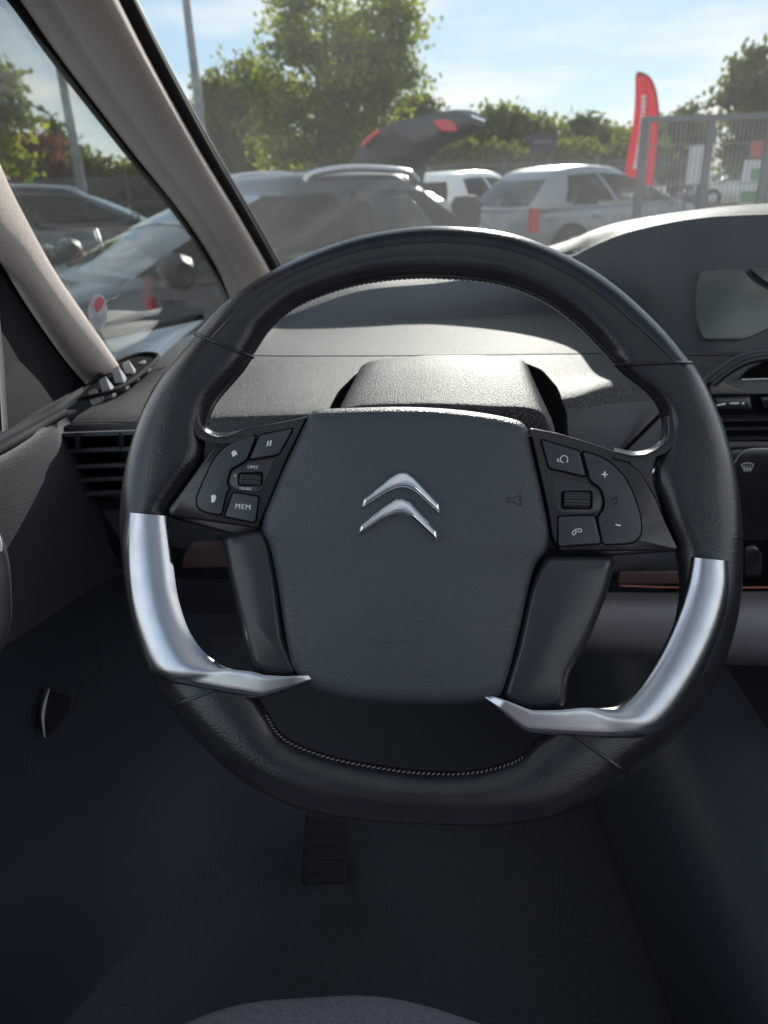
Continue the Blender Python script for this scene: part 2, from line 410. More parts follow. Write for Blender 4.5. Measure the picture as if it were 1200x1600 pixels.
# ================================================================== TREES
def tree(name, label, x, y, trunk_h, blobs, leaf, n, lm, clump=.35, group=None, trunk_r=.16, nclump=None, cat='tree'):
    root = empty(name, (x, y, 0)); tag(root, label, cat, group)
    mb = MB()
    top = max(b[2] for b in blobs)
    mb.tube([(0, 0, -.05), (.03, 0, trunk_h * .5), (-.04, .05, trunk_h), (.05, 0, top)], [trunk_r * 1.3, trunk_r, trunk_r * .8, trunk_r * .25], 8)
    for b in blobs:
        z0 = trunk_h * random.uniform(.7, 1.05)
        mb.tube([(0, 0, z0), (b[0] * .5, b[1] * .5, (z0 + b[2]) / 2 - .1), (b[0], b[1], b[2])], [trunk_r * .45, trunk_r * .28, trunk_r * .1], 6)
    mb.build('trunk', bark, root)
    vol = np.array([b[3] * b[4] * b[5] for b in blobs]) ** .7; vol /= vol.sum()
    nc = nclump or max(30, n // 120)
    bi = rng.choice(len(blobs), nc, p=vol)
    B = np.array(blobs, dtype=float)[bi]
    d = rng.normal(size=(nc, 3)); d /= np.linalg.norm(d, axis=1)[:, None]
    rad = rng.uniform(.15, 1, nc) ** .45
    cen = B[:, :3] + d * B[:, 3:6] * rad[:, None]
    ci = rng.integers(0, nc, n)
    pos = cen[ci] + rng.normal(size=(n, 3)) * clump * np.array([1, 1, .75])
    a = rng.normal(size=(n, 3)); a /= np.linalg.norm(a, axis=1)[:, None]
    b_ = rng.normal(size=(n, 3)); b_ -= a * (a * b_).sum(1)[:, None]; b_ /= np.linalg.norm(b_, axis=1)[:, None]
    s = leaf * rng.uniform(.6, 1.25, n)[:, None]
    q = np.stack([pos - a * s, pos + b_ * s * .55, pos + a * s, pos - b_ * s * .55], 1).reshape(-1, 3)
    me = bpy.data.meshes.new('crown'); me.vertices.add(4 * n); me.vertices.foreach_set('co', q.ravel().astype(np.float32))
    me.loops.add(4 * n); me.loops.foreach_set('vertex_index', np.arange(4 * n, dtype=np.int32))
    me.polygons.add(n); me.polygons.foreach_set('loop_start', np.arange(0, 4 * n, 4, dtype=np.int32))
    me.update(calc_edges=True); me.materials.append(lm)
    o = bpy.data.objects.new('crown', me); col.objects.link(o); o.parent = root
    return root

def blob_px(px, py, Y, wpx, hpx, root):
    """crown lobe centred on a picture position at distance Y, given in metres relative to the root"""
    c = P(px, py, Y); s = (c - CAM).dot(fwd) / F
    return (c.x - root[0], 0 + random.uniform(-.4, .4), c.z, wpx * s / 2, wpx * s / 2 * .8, hpx * s / 2)

def ptree(name, label, Y, trunk_px, trunk_h, lobes, leaf, n, lm, clump=.35, trunk_r=.16, group=None):
    g = atz(trunk_px, Y)
    tree(name, label, g.x, g.y, trunk_h, [blob_px(a, b, Y, w, h, g) for a, b, w, h in lobes], leaf, n, lm, clump, group, trunk_r)

ptree('maple_tree', 'tall yellow-green maple with an open crown behind the parked estate car', 24, 520, 2.0,
      [(500, 70, 150, 120), (590, 60, 110, 110), (450, 120, 120, 130), (540, 150, 170, 130), (610, 130, 90, 110), (600, 5, 60, 70), (480, 15, 100, 70), (470, 210, 150, 100), (560, 215, 140, 90), (425, 200, 60, 120)],
      .105, 17000, leaf_maple, .30, .2)
ptree('bushy_tree', 'mid green bushy tree left of the yellow-green maple', 26, 365, 1.6,
      [(350, 170, 80, 110), (390, 150, 70, 100), (335, 220, 70, 90), (385, 225, 90, 90)], .11, 7000, leaf_mid, .28)
ptree('leafy_tree', 'sunlit tree at the left edge of the quarter window', 16, -60, 2.0,
      [(-30, 140, 90, 120), (10, 190, 60, 90), (-10, 240, 80, 90), (0, 120, 40, 60)], .11, 3000, leaf_maple, .2)
ptree('copper_tree', 'copper red leaved tree beyond the black estate car', 24, 75, 1.2,
      [(55, 260, 80, 90), (90, 280, 80, 80), (50, 300, 60, 60)], .14, 5000, leaf_red, .25)
ptree('conifer', 'dark pointed conifer behind the copper red tree', 30, 80, 1.2,
      [(82, 215, 18, 50), (84, 250, 36, 60), (85, 285, 50, 60)], .14, 3000, leaf_dark, .2)
ptree('conifer', 'dark conifer close to the left lamp post', 31, 118, 1.2,
      [(112, 230, 18, 40), (114, 260, 34, 50), (115, 290, 50, 50)], .14, 2600, leaf_dark, .2)
ptree('green_bush', 'bright green bush right of the left lamp post', 25, 175, .5,
      [(160, 285, 50, 60), (200, 280, 60, 70), (235, 300, 50, 60)], .14, 5000, leaf_mid, .25)
ptree('green_bush', 'dark green bush hidden partly by the windscreen pillar', 26, 300, .5,
      [(270, 300, 70, 70), (320, 280, 60, 70), (355, 260, 60, 60)], .14, 4500, leaf_dark, .25)
ptree('tree', 'low green tree just left of the raised tailgate tip', 34, 655, 1.6,
      [(660, 185, 60, 50), (640, 225, 80, 70), (690, 240, 60, 50)], .2, 4000, leaf_mid, .35)
ptree('tree', 'loose grey green tree right of the raised tailgate', 36, 790, 1.8,
      [(780, 205, 80, 50), (815, 200, 50, 50), (760, 245, 70, 40), (810, 250, 60, 40)], .2, 3800, leaf_mid, .4)
ptree('tree', 'small tree beside the dark blue sign board', 36, 850, 1.5,
      [(845, 215, 40, 40), (860, 250, 70, 50)], .2, 2200, leaf_mid, .35)
ptree('tree', 'pointed tree between the sign board and the red flag', 38, 905, 1.5,
      [(905, 205, 26, 50), (908, 240, 60, 60)], .2, 3000, leaf_dark, .32)
ptree('tree', 'rounded tree directly left of the red feather flag', 38, 955, 1.5,
      [(945, 235, 60, 50), (975, 225, 60, 50), (960, 260, 80, 40)], .2, 3400, leaf_mid, .35)
ptree('tree', 'rounded tree behind the first fence panel right of the flag', 34, 1050, 1.5,
      [(1040, 235, 70, 60), (1075, 215, 60, 60), (1060, 260, 80, 50)], .2, 4200, leaf_dark, .35)
ptree('tree', 'large spreading tree above the fence at the right edge', 24, 1190, 1.8,
      [(1170, 120, 70, 60), (1200, 110, 60, 60), (1150, 150, 60, 40), (1190, 180, 90, 80), (1240, 150, 90, 120), (1170, 230, 90, 80)], .14, 6000, leaf_dark, .24)
ptree('hedge', 'long low hedge behind the dark boundary fence', 30, 560, .3,
      [(x, 272 - (x - 600) * .035, 90, 60) for x in range(380, 1010, 55)], .2, 9000, leaf_dark, .4)

# ================================================================== FENCES, POSTS, SIGNS, FLAG
# dark boundary fence far behind
fn = empty('boundary_fence', (0, 21.5, 0)); tag(fn, 'long dark mesh fence along the back of the car park', 'fence')
mesh = MB(); X0, X1 = -14, 9
for i in range(int((X1 - X0) / .1)):
    mesh.box((X0 + i * .1, 0, .85), (.03, .02, 1.6))
for z in (.15, .6, 1.05, 1.5, 1.66): mesh.box(((X0 + X1) / 2, .012, z), (X1 - X0, .02, .05))
tag(mesh.build('mesh_panel', fence_dark, fn, smooth=False), kind='stuff')
for i in range(10):
    MB().box((X0 + i * 2.5, -.03, .9), (.07, .07, 1.8)).build('post', fence_dark, fn, smooth=False)

# grey railing gate at the right
GY = 10.0
gx = P(1003, 250, GY).x
gt = empty('railing_fence', (gx, GY, 0)); tag(gt, 'grey metal railing fence with thin upright bars right of the flag', 'fence')
ztop = P(1003, 183, GY).z
for px in (1003, 1105, 1197, 1300):
    x = P(px, 250, GY).x - gx
    MB().box((x, 0, ztop / 2), (.085, .085, ztop)).build('post', post_m, gt, smooth=False)
xe = P(1300, 250, GY).x - gx
MB().box((xe / 2, 0, ztop - .03), (xe, .06, .07)).build('top_rail', post_m, gt, smooth=False)
MB().box((xe / 2, 0, .2), (xe, .06, .06)).build('bottom_rail', post_m, gt, smooth=False)
bars = MB(); k = .06
while k < xe:
    bars.box((k, 0, ztop / 2 + .1), (.010, .010, ztop - .25)); k += .055
for z in (.7, 1.15, 1.6): bars.box((xe / 2, .014, z), (xe, .012, .012))
tag(bars.build('railing_bars', galv, gt, smooth=False), kind='stuff')

def board(name, label, cat, px0, py0, px1, py1, Y, m, posth=None, frame=None, panels=()):
    a = P(px0, py0, Y); b = P(px1, py1, Y); root = empty(name, (a.x / 2 + b.x / 2, Y, 0)); tag(root, label, cat)
    MB().box((0, 0, (a.z + b.z) / 2), (b.x - a.x, .03, abs(a.z - b.z))).build('panel', m, root, smooth=False)
    for s in (-1, 1):
        MB().tube([(s * (b.x - a.x) * .35, .045, 0), (s * (b.x - a.x) * .35, .045, max(a.z, b.z) - .05)], .025, 8).build('post', post_m, root)
    for (u0_, v0_, u1_, v1_, pm) in panels:
        MB().box(((u0_ + u1_) / 2 * (b.x - a.x), -.02, (a.z + b.z) / 2 + (v0_ + v1_) / 2 * abs(a.z - b.z)), ((u1_ - u0_) * (b.x - a.x), .012, (v1_ - v0_) * abs(a.z - b.z))).build('printed_field', pm, root, smooth=False)
    return root
board('notice_board', 'tall white notice board behind the railing fence post', 'sign', 1079, 228, 1099, 288, 11.5, sign_white)
board('notice_board', 'white and green notice board at the right end of the railing fence', 'sign', 1163, 250, 1192, 318, 12.0, sign_white,
      panels=[(-.45, -.46, .45, -.2, sign_green), (-.2, .05, .2, .3, sign_green)])
board('notice_board', 'faded red board above the white and green notice board', 'sign', 1174, 220, 1192, 245, 14.0, sign_red)
board('sign_board', 'dark blue sign board standing before the far trees', 'sign', 828, 208, 869, 238, 26, sign_blue, panels=[(-.36, .0, .36, .1, mat('sign_grey', (.2, .21, .25), .6))])

def lamp_post(label, pa, pb, Y, r0_, r1_):
    a = P(*pb, Y); t = P(*pa, Y)
    root = empty('lamp_post', (a.x, Y, 0)); tag(root, label, 'lamp post')
    z1 = t.z + 2.5
    MB().tube([(0, 0, 0), (0, 0, 1.0), (0, 0, z1)], [r0_ * 1.2, r0_, r1_], 12).build('pole', galv, root)
    MB().tube([(0, 0, 0), (0, 0, .25)], r0_ * 1.7, 12).build('base_plate', galv, root)
    MB().tube([(0, 0, z1), (.2, 0, z1 + .25), (1.0, 0, z1 + .35)], r1_ * .8, 8).build('arm', galv, root)
    MB().box((1.2, 0, z1 + .34), (.6, .22, .1)).build('lamp_head', galv, root)
lamp_post('thin tall lamp post seen through the quarter window', (98, 100), (133, 320), 15, .09, .055)
lamp_post('thick pale lamp post right beside the windscreen pillar', (275, 0), (330, 330), 12, .065, .05)

# red feather flag
FY = 15.5
base = atz(1003, FY)
fl = empty('feather_flag', (base.x, FY, 0)); tag(fl, 'red feather flag on a curved black pole behind the silver car', 'flag')
edgeR = [(1021, 290), (1026, 240), (1029, 200), (1028, 165), (1022, 135), (1012, 119), (997, 113)]
edgeL = [(974, 290), (981, 240), (989, 200), (993, 165), (994, 140), (994, 124), (995, 113.5)]
def fp(p, dy=0.0): q = P(p[0], p[1], FY); return Vector((q.x - base.x, dy, q.z))
rows = []
for t in (0, .2, .4, .6, .8, 1):
    rows.append([fp((edgeL[i][0] * (1 - t) + edgeR[i][0] * t, edgeL[i][1] * (1 - t) + edgeR[i][1] * t), .05 * math.sin(t * 9 + i * .4)) for i in range(7)])
vs, fs = loft(rows, 5, 4); mk('cloth', vs, fs, flag_m, fl, solid=.004)
pole = [Vector((fp(edgeR[0]).x, .0, -.0))] + [fp(e, .01) for e in edgeR]
MB().tube(cr(pole, 4), .022, 8).build('pole', black_plastic, fl)
MB().box((fp(edgeR[0]).x, 0, .05), (.5, .5, .1)).build('foot', black_plastic, fl)
ltr = MB()
for i in range(15):
    t = i / 14
    c = fp((1004 - 16 * t ** 1.5 + 3 * t, 152 + t * 108), -.055)
    ltr.box(c, (.075, .006, .05 + .03 * ((i * 7) % 3) / 2)); 
ltr.build('printed_marks', white_print, fl, smooth=False)

# ================================================================== CARS
def car(name, label, x, y, head, paint, L=4.2, W=1.74, H=1.48, belt=.92, hood=.95, ws=.75, rear_deck=.05, rear_rake=.35, glassm=None, glass_side=None,
        rails=False, lights='tall', seats=True, roof_mat=None, tail=True, wheels=True, z=0.0, mirror=None, frame=False, arc=.07):
    g1 = glassm or car_glass; g2 = glass_side or g1
    root = empty(name, (x, y, z), head); tag(root, label, 'car')
    xf, xr = L / 2, -L / 2
    a_b = xf - hood                   # windscreen base
    a_t = a_b - ws                    # windscreen top
    r_b = xr + rear_deck; r_t = r_b + rear_rake
    def zt(xx):
        if xx > a_b:
            t = (xx - a_b) / (xf - a_b); return belt - .02 - .2 * t ** 1.6
        return belt
    def hw(xx):
        t = abs(xx) / (L / 2); return W / 2 * (1 - .16 * t ** 5 - .02 * t)
    st = [xr, xr + .03, xr + .12, xr + .3] + list(np.linspace(xr + .5, a_b - .1, 10)) + list(np.linspace(a_b, xf - .25, 6)) + [xf - .12, xf - .03, xf]
    rows = []
    for i, xx in enumerate(st):
        w = hw(xx); zz = zt(xx); e = .0
        if i == 0 or i == len(st) - 1: w *= .93; zz -= .06; lowz = .3
        else: lowz = .2
        half = [(w * .9, lowz), (w * .97, lowz + .08), (w, .45), (w * .995, .62), (w * .985, zz - .12), (w * .95, zz - .03), (w * .88, zz), (w * .5, zz + .015), (0, zz + .02)]
        sec = [Vector((xx, a, b)) for a, b in half] + [Vector((xx, -a, b)) for a, b in half[-2::-1]]
        rows.append(sec)
    vs = [p for r_ in rows for p in r_]; n = len(rows[0]); fb, fc = [], []
    for i in range(len(rows) - 1):
        for j in range(n - 1):
            q = (i * n + j, i * n + j + 1, (i + 1) * n + j + 1, (i + 1) * n + j)
            xm = (st[i] + st[i + 1]) / 2
            if 6 <= j <= 9 and r_b + .1 < xm < a_b - .05: fc.append(q)
            else: fb.append(q)
    fb.append(tuple(range(n))); fb.append(tuple(range((len(rows) - 1) * n, len(rows) * n)))
    mk('body', vs, fb, paint, root, ang=50)
    if fc: mk('cabin_trim', vs, fc, cabin_m, root)
    # greenhouse: two matching loops
    wb, wt_ = W / 2 * .93, W / 2 * .70
    def loop(xfr, xre, w, zz, bul):
        pts = []; tagl = []
        fy = [.84, .42, 0, -.42, -.84]
        for i_, f_ in enumerate(fy): pts.append(Vector((xfr + bul * (1 - f_ * f_), w * f_, zz))); tagl.append('windscreen' if i_ < 4 else 'p')
        sx = [0.03, .06, .25, .45, .48, .66, .82, .86, .97]
        kinds = ['p', 'w1', 'w1', 'p', 'w2', 'w2', 'p', 'p2', 'p']
        for s_, k_ in zip(sx, kinds): pts.append(Vector((xfr + (xre - xfr) * s_, -w * (1.0 if .05 < s_ < .9 else .97), zz))); tagl.append(k_ + 'R' if k_[0] == 'w' else 'p')
        for i_, f_ in enumerate(fy[::-1]): pts.append(Vector((xre - bul * .6 * (1 - f_ * f_), w * f_, zz))); tagl.append('rear_window' if i_ < 4 else 'p')
        for q_ in range(len(sx) - 1, -1, -1):
            s_ = sx[q_]; pts.append(Vector((xfr + (xre - xfr) * s_, w * (1.0 if .05 < s_ < .9 else .97), zz)))
            k_ = kinds[q_ - 1] if q_ > 0 else 'p'
            tagl.append(k_ + 'L' if k_[0] == 'w' else 'p')
        return pts, tagl
    zb, zr = belt - .01, H - .07
    ts = [0, .08, .3, .55, .8, .9, 1.0]
    lo, tg = loop(a_b, r_b, wb, zb, .14); hi, _ = loop(a_t, r_t, wt_, zr, .08)
    n = len(lo); vs = []
    cx = (a_b + r_b) / 2
    cr2 = (a_t + r_t) / 2; hl_ = (a_t - r_t) / 2
    arch = lambda xx: arc * ((xx - cr2) / hl_) ** 2
    for p in hi: p.z -= arch(p.x)
    for t in ts:
        bl = math.sin(math.pi * t)
        for i in range(n):
            p = lo[i].lerp(hi[i], t)
            d = Vector((0, p.y, 0)); d = d / (W / 2)
            p = p + d * .05 * bl
            if tg[i] == 'windscreen' or tg[i] == 'rear_window': p.z += .03 * bl
            vs.append(p)
    capc = sum(hi, Vector()) / n
    for s_, zz in ((.93, H - .03), (.78, H - .008), (.45, H), (.1, H + .003)):
        for i in range(n):
            p = capc + (hi[i] - capc) * s_; p.z = zz - arch(p.x); vs.append(p)
    parts = {}
    run = [0] * n
    for i in range(1, n): run[i] = run[i - 1] + (1 if (tg[i] == 'p') != (tg[i - 1] == 'p') else 0)
    if tg[0] == 'p' and tg[-1] == 'p': run = [0 if q_ == run[-1] else q_ for q_ in run]
    for r_ in range(len(ts) - 1):
        for i in range(n):
            j = (i + 1) % n
            key = (tg[i] if tg[i] != 'p' else ('window_frame%d' % run[i] if frame else 'roof')) if .05 < (ts[r_] + ts[r_ + 1]) / 2 < .89 else 'roof'
            parts.setdefault(key, []).append((r_ * n + i, r_ * n + j, (r_ + 1) * n + j, (r_ + 1) * n + i))
    b0 = (len(ts) - 1)
    for r_ in range(b0, b0 + 4):
        for i in range(n):
            j = (i + 1) % n
            parts['roof'].append((r_ * n + i, r_ * n + j, (r_ + 1) * n + j, (r_ + 1) * n + i))
    parts['roof'].append(tuple(range((b0 + 4) * n, (b0 + 5) * n)))
    for key, f_ in parts.items():
        used = sorted({i for q in f_ for i in q}); mp = {a: b for b, a in enumerate(used)}
        nm = key if key in ('roof', 'windscreen', 'rear_window') else 'window_frame' if key.startswith('window_frame') else 'side_window'
        m_ = (roof_mat or paint) if key == 'roof' else frame_black if nm == 'window_frame' else (g1 if key in ('windscreen', 'rear_window') else g2)
        mk(nm, [vs[i] for i in used], [tuple(mp[i] for i in q) for q in f_], m_, root, ang=60)
    if wheels:
        for sx in (xf - .82, xr + .75):
            for sy in (-1, 1):
                yy = sy * (W / 2 - .1)
                mw = MB(); mw.tube([(sx, yy - .1, .31), (sx, yy - .09, .31), (sx, yy + .09, .31), (sx, yy + .105, .31)], [.28, .31, .31, .28], 24)
                wv = mw.build('wheel', tyre_m, root)
                mr_ = MB(); mr_.tube([(sx, yy + sy * .107, .31), (sx, yy + sy * .112, .31)], [.2, .17], 16); mr_.build('rim', alloy, wv)
                ar = MB(); ar.tube([(sx, sy * (W / 2 * .965), .33), (sx, sy * (W / 2 + .003), .33)], [.37, .36], 28); ar.build('wheel_arch', gap_m, root)
                wv.location.y = sy * .045
    # lights, mirrors, handles, plate
    for sy in (-1, 1):
        w = W / 2
        if tail:
            if lights == 'tall':
                l_ = loft([[(xr + .12, sy * w * .975, zz), (xr + .05, sy * w * .96, zz), (xr - .006, sy * w * .89, zz)] for zz in (belt - .3, belt - .12, belt + .02)], 3, 2)
                mk('tail_light', l_[0], l_[1], red_lens, root, solid=.02)
            else:
                MB().box((xr + .06, sy * w * .78, belt - .14), (.16, .26, .15)).build('tail_light', red_lens, root)
        MB().box((xf - .22, sy * w * .72, .66), (.3, .3, .13)).build('headlight', alloy, root)
        mm = MB(); mm.add(*loft([[Vector((a_b - .15 + .07 * math.cos(q) * s_, sy * (W / 2 + .1) + o_, belt + .07 + .08 * math.sin(q) * s_)) for q in np.linspace(0, 2 * math.pi, 9)[:-1]] for o_, s_ in ((-.13, .5), (-.08, 1), (.06, 1), (.1, .6))], 1, 1, True))
        mm.build('door_mirror', mirror or paint, root)
        for hx in (a_t - .75, a_t - 1.6): MB().box((hx, sy * (W / 2 * .985 + .012), belt - .13), (.2, .03, .035)).build('door_handle', paint, root)
        if rails:
            yy = sy * wt_ * .93
            MB().tube(cr([Vector((a_t - .1, yy, H - .06 - arc)), Vector((a_t - .16, yy, H - .012 - arc * .5)), Vector(((a_t + r_t) / 2, yy, H + .006)), Vector((r_t + .08, yy, H - .012 - arc * .5)), Vector((r_t - .02, yy, H - .06 - arc))], 4), .02, 8).build('roof_rail', rails, root)
    MB().box((xr - .015, 0, .52), (.02, .5, .11)).build('number_plate', plate_white, root)
    MB().box((xr - .0, 0, .36), (.12, W * .9, .16)).build('bumper', paint, root)
    if seats:
        for sxx in (a_t - .55, a_t - 1.4):
            for sy in (-1, 1):
                s_ = MB(); c = Vector((sxx, sy * .36, belt - .08))
                s_.add(*loft([[c + Vector((.09 * math.cos(q) * k_, .25 * math.sin(q) * k_, zz)) for q in np.linspace(0, 2 * math.pi, 11)[:-1]] for zz, k_ in ((-.1, 1), (.1, .98), (.2, .8), (.23, .2))], 1, 1, True))
                s_.build('seat', seat_car, root)
                h_ = MB(); c2 = c + Vector((-.02, 0, .3))
                h_.add(*loft([[c2 + Vector((.06 * math.cos(q) * k_, .14 * math.sin(q) * k_, zz)) for q in np.linspace(0, 2 * math.pi, 11)[:-1]] for zz, k_ in ((-.1, .3), (-.08, .9), (.05, 1), (.09, .75), (.1, .2))], 1, 1, True))
                h_.build('headrest', seat_car, root)
    return root

g = atz(455, 4.9); g = g + Vector((-.50, -.33, 0))
car('estate_car', 'dark blue estate car with roof rails parked nose left beside the windscreen pillar', g.x, g.y, R(214), paint_dark, L=3.35, W=1.74, H=1.36, belt=.88, hood=1.0, ws=.95,
    rear_rake=.5, rails=silver, mirror=black_plastic, frame=True, arc=.012, glassm=car_glass_lt, glass_side=car_glass, roof_mat=paint_dark)
g = atz(110, 11.5)
car('estate_car', 'black estate car parked at the far left with a red tail light', g.x - .35, g.y, R(20), paint_black, L=4.4, H=1.42, belt=.90, rear_rake=.4, rails=silver, glassm=car_glass_dk, lights='wide')
g = atz(733, 15.0)
car('hatchback', 'small white hatchback seen from behind left of the silver car', g.x, g.y, R(52), paint_white, L=3.6, W=1.62, H=1.46, belt=.92, hood=.8, ws=.7, rear_rake=.22, glassm=car_glass)
g = atz(930, 12.6)
car('hatchback', 'silver five-door hatchback with tall red tail lights before the railing fence', g.x, g.y, R(30), paint_silver, L=4.0, W=1.70, H=1.45, belt=.89, hood=.85, ws=1.15, rear_rake=.5, glassm=car_glass_dk, glass_side=car_glass)
g = atz(1140, 33)
car('hatchback', 'distant white car beyond the railing fence at the right', g.x, g.y, R(185), paint_white, L=4.0, H=1.45, glassm=car_glass_dk, seats=False)

# dark car with its tailgate raised
g = atz(440, 9.0)
tc_ = car('hatchback', 'dark hatchback with its tailgate raised high behind the estate car', g.x, g.y, R(148), paint_dark, L=4.2, W=1.76, H=1.27, belt=.85, glassm=car_glass_dk, tail=False)
lid = bpy.data.objects.new('tailgate', None)
bpy.data.objects.remove(lid)
TY = 8.6
def lp(px, py, dy=0.0):
    return P(px, py, TY + dy)
rowsL = [
    [lp(548, 272), lp(600, 288), lp(660, 300)],
    [lp(556, 240), lp(610, 262, -.1), lp(664, 272)],
    [lp(575, 213), lp(625, 240, -.16), lp(674, 246)],
    [lp(610, 194), lp(655, 222, -.18), lp(700, 226)],
    [lp(655, 181), lp(695, 200, -.14), lp(735, 212)],
    [lp(705, 172), lp(730, 184, -.05), lp(756, 196)],
    [lp(735, 172, .1), lp(748, 178, .1), lp(762, 184, .1)],
]
inv = Matrix.Translation(tc_.location) @ Matrix.Rotation(R(148), 4, 'Z'); inv = inv.inverted()
vs, fs = loft([[inv @ p for p in r_] for r_ in rowsL], 6, 4)
tg_ = mk('tailgate', vs, fs, paint_dark, tc_, solid=.05)
def lidplate(nm, q, m, off):
    vs, fs = loft([[inv @ lp(a, b, c - off) for a, b, c in r_] for r_ in q], 4, 3); return mk(nm, vs, fs, m, tg_, solid=.02)
lidplate('tail_light', [[(676, 190, -.07), (690, 186, -.05), (706, 189, -.05)], [(690, 203, -.16), (704, 204, -.14), (716, 203, -.1)]], red_lens, .05)
lidplate('tail_light', [[(563, 225, -.02), (576, 211, -.02), (590, 202, -.02)], [(567, 229, -.05), (580, 216, -.05), (594, 206, -.06)]], red_lens, .05)
lidplate('rear_window', [[(572, 250, -.08), (612, 266, -.16), (652, 270, -.12)], [(585, 222, -.1), (630, 245, -.22), (668, 248, -.16)], [(615, 204, -.13), (655, 224, -.24), (690, 228, -.15)]], car_glass_dk, .06)
MB().tube([inv @ lp(736, 182, -.1), inv @ lp(757, 190, -.1)], .02, 8).build('handle_strip', chrome, tg_)
MB().tube([inv @ lp(640, 296, .1), inv @ lp(668, 262, 0)], .015, 8).build('gas_strut', black_plastic, tg_)

# ================================================================== OUR CAR: SHELL
body = empty('car_shell', (0, 0, .3)); tag(body, 'beige lined car cabin shell with windscreen, pillars and quarter window', 'car body')
body_inv = Matrix.Translation((0, 0, -.3))
def bk(name, rows, m, nu=6, nv=4, solid=0.0, ang=40, parent=body):
    vs, fs = loft(rows, nu, nv); return mk(name, [body_inv @ v for v in vs], fs, m, parent, solid=solid, ang=ang)

# main windscreen pillar: sections across (left seal edge .. right seal edge)
pil = [  # left px, right px, Y
    ((-20, -55), (150, -75), .72), ((27, 0), (187, 0), .80), ((92, 92), (243, 110), .92), ((200, 232), (315, 240), 1.12), ((290, 345), (372, 335), 1.30), ((340, 425), (415, 410), 1.48), ((362, 480), (440, 460), 1.6)]
prof = [(0, .03), (.06, .006), (.2, -.008), (.34, -.012), (.42, -.020), (.6, -.03), (.8, -.03), (.92, -.02), (.97, -.004), (1, .03)]
rows = []
for (l, r_, Y) in pil:
    rows.append([P(l[0] + (r_[0] - l[0]) * t, l[1] + (r_[1] - l[1]) * t, Y + dy * 1.2) for t, dy in prof])
bk('windscreen_pillar', rows, fabric, 4, 5)
def seal(nm, pts, r_, m=rubber):
    MB().tube([body_inv @ q for q in cr(pts, 5)], r_, 10).build(nm, m, body)
seal('pillar_seal', [P(l[0] - 2, l[1] + 2, Y + .03) for (l, r_, Y) in pil], .0065)
seal('pillar_seal', [P(r_[0] + 8, r_[1], Y + .05) for (l, r_, Y) in pil], .0105)
seal('pillar_seal', [P(r_[0] + 19, r_[1], Y + .09) for (l, r_, Y) in pil], .0055, mat('seal_grey', (.10, .10, .105), .6))

# near pillar
pil2 = [((-60, 280), (-30, 160), .56), ((-25, 370), (0, 255), .60), ((10, 430), (38, 335), .66), ((55, 500), (90, 430), .72), ((105, 570), (145, 510), .79), ((142, 612), (188, 572), .85), ((160, 640), (215, 600), .88)]
prof2 = [(0, .03), (.05, .004), (.2, -.012), (.45, -.022), (.7, -.02), (.9, -.008), (.97, .004), (1, .03)]
rows = [[P(l[0] + (r_[0] - l[0]) * t, l[1] + (r_[1] - l[1]) * t, Y + dy) for t, dy in prof2] for (l, r_, Y) in pil2]
bk('quarter_pillar', rows, fabric, 4, 5)
seal('pillar_seal', [P(l[0] - 2, l[1] + 3, Y + .02) for (l, r_, Y) in pil2], .005)

# windscreen glass
bk('windscreen', [[P(425, 470, 1.70), Vector((.25, 1.95, 1.08)), Vector((.75, 1.9, 1.07)), Vector((1.2, 1.6, 1.06))],
                  [P(310, 240, 1.22), Vector((.25, 1.36, 1.33)), Vector((.75, 1.33, 1.33)), Vector((1.1, 1.16, 1.32))],
                  [P(160, -60, .84), Vector((.25, .80, 1.57)), Vector((.75, .78, 1.57)), Vector((1.02, .74, 1.55))]], wind_glass, 6, 6, solid=.004)
# quarter window glass
bk('quarter_window', [[P(-40, -140, .74), P(15, -20, .84), P(95, 92, .97), P(203, 232, 1.17), P(292, 345, 1.35), P(364, 485, 1.62)],
                      [P(-110, 40, .52), P(-30, 170, .60), P(0, 262, .63), P(88, 425, .75), P(143, 505, .82), P(190, 585, .90)]], side_glass, 5, 5, solid=.004)
# quarter window lower frame and pale sill
seal('window_seal', [P(128, 528, .95), P(200, 517, 1.1), P(265, 507, 1.25), P(370, 480, 1.6)], .007)
bk('window_sill', [[P(140, 535, .96), P(210, 522, 1.1), P(300, 503, 1.27), P(380, 485, 1.55)], [P(150, 548, .95), P(220, 535, 1.07), P(300, 517, 1.2), P(380, 500, 1.5)], [P(158, 580, .92), P(225, 570, .98), P(300, 540, 1.1), P(380, 520, 1.4)]], sill_m, 5, 3)
# roof, floor, sides behind the camera
def sheet(name, pts, m, t=.02): 
    mk(name, [body_inv @ Vector(p) for p in pts], [tuple(range(len(pts)))], m, body, smooth=False, solid=t)
bk('headliner', [[Vector((-.32, .80, 1.50)), Vector((.3, .80, 1.59)), Vector((1.02, .74, 1.57))], [Vector((-.36, .68, 1.53)), Vector((.3, .68, 1.62)), Vector((1.02, .64, 1.59))], [Vector((-.38, .56, 1.54)), Vector((.3, .56, 1.63)), Vector((1.02, .54, 1.59))]], headliner_m, 4, 4, solid=.03)
for xa, xb in ((-.44, -.34), (.94, 1.06)):
    bk('roof_rail', [[Vector((xa, .56, 1.50)), Vector((xa, -.6, 1.53)), Vector((xa, -2, 1.50))], [Vector((xb, .56, 1.55)), Vector((xb, -.6, 1.58)), Vector((xb, -2, 1.55))]], headliner_m, 4, 2, solid=.03)
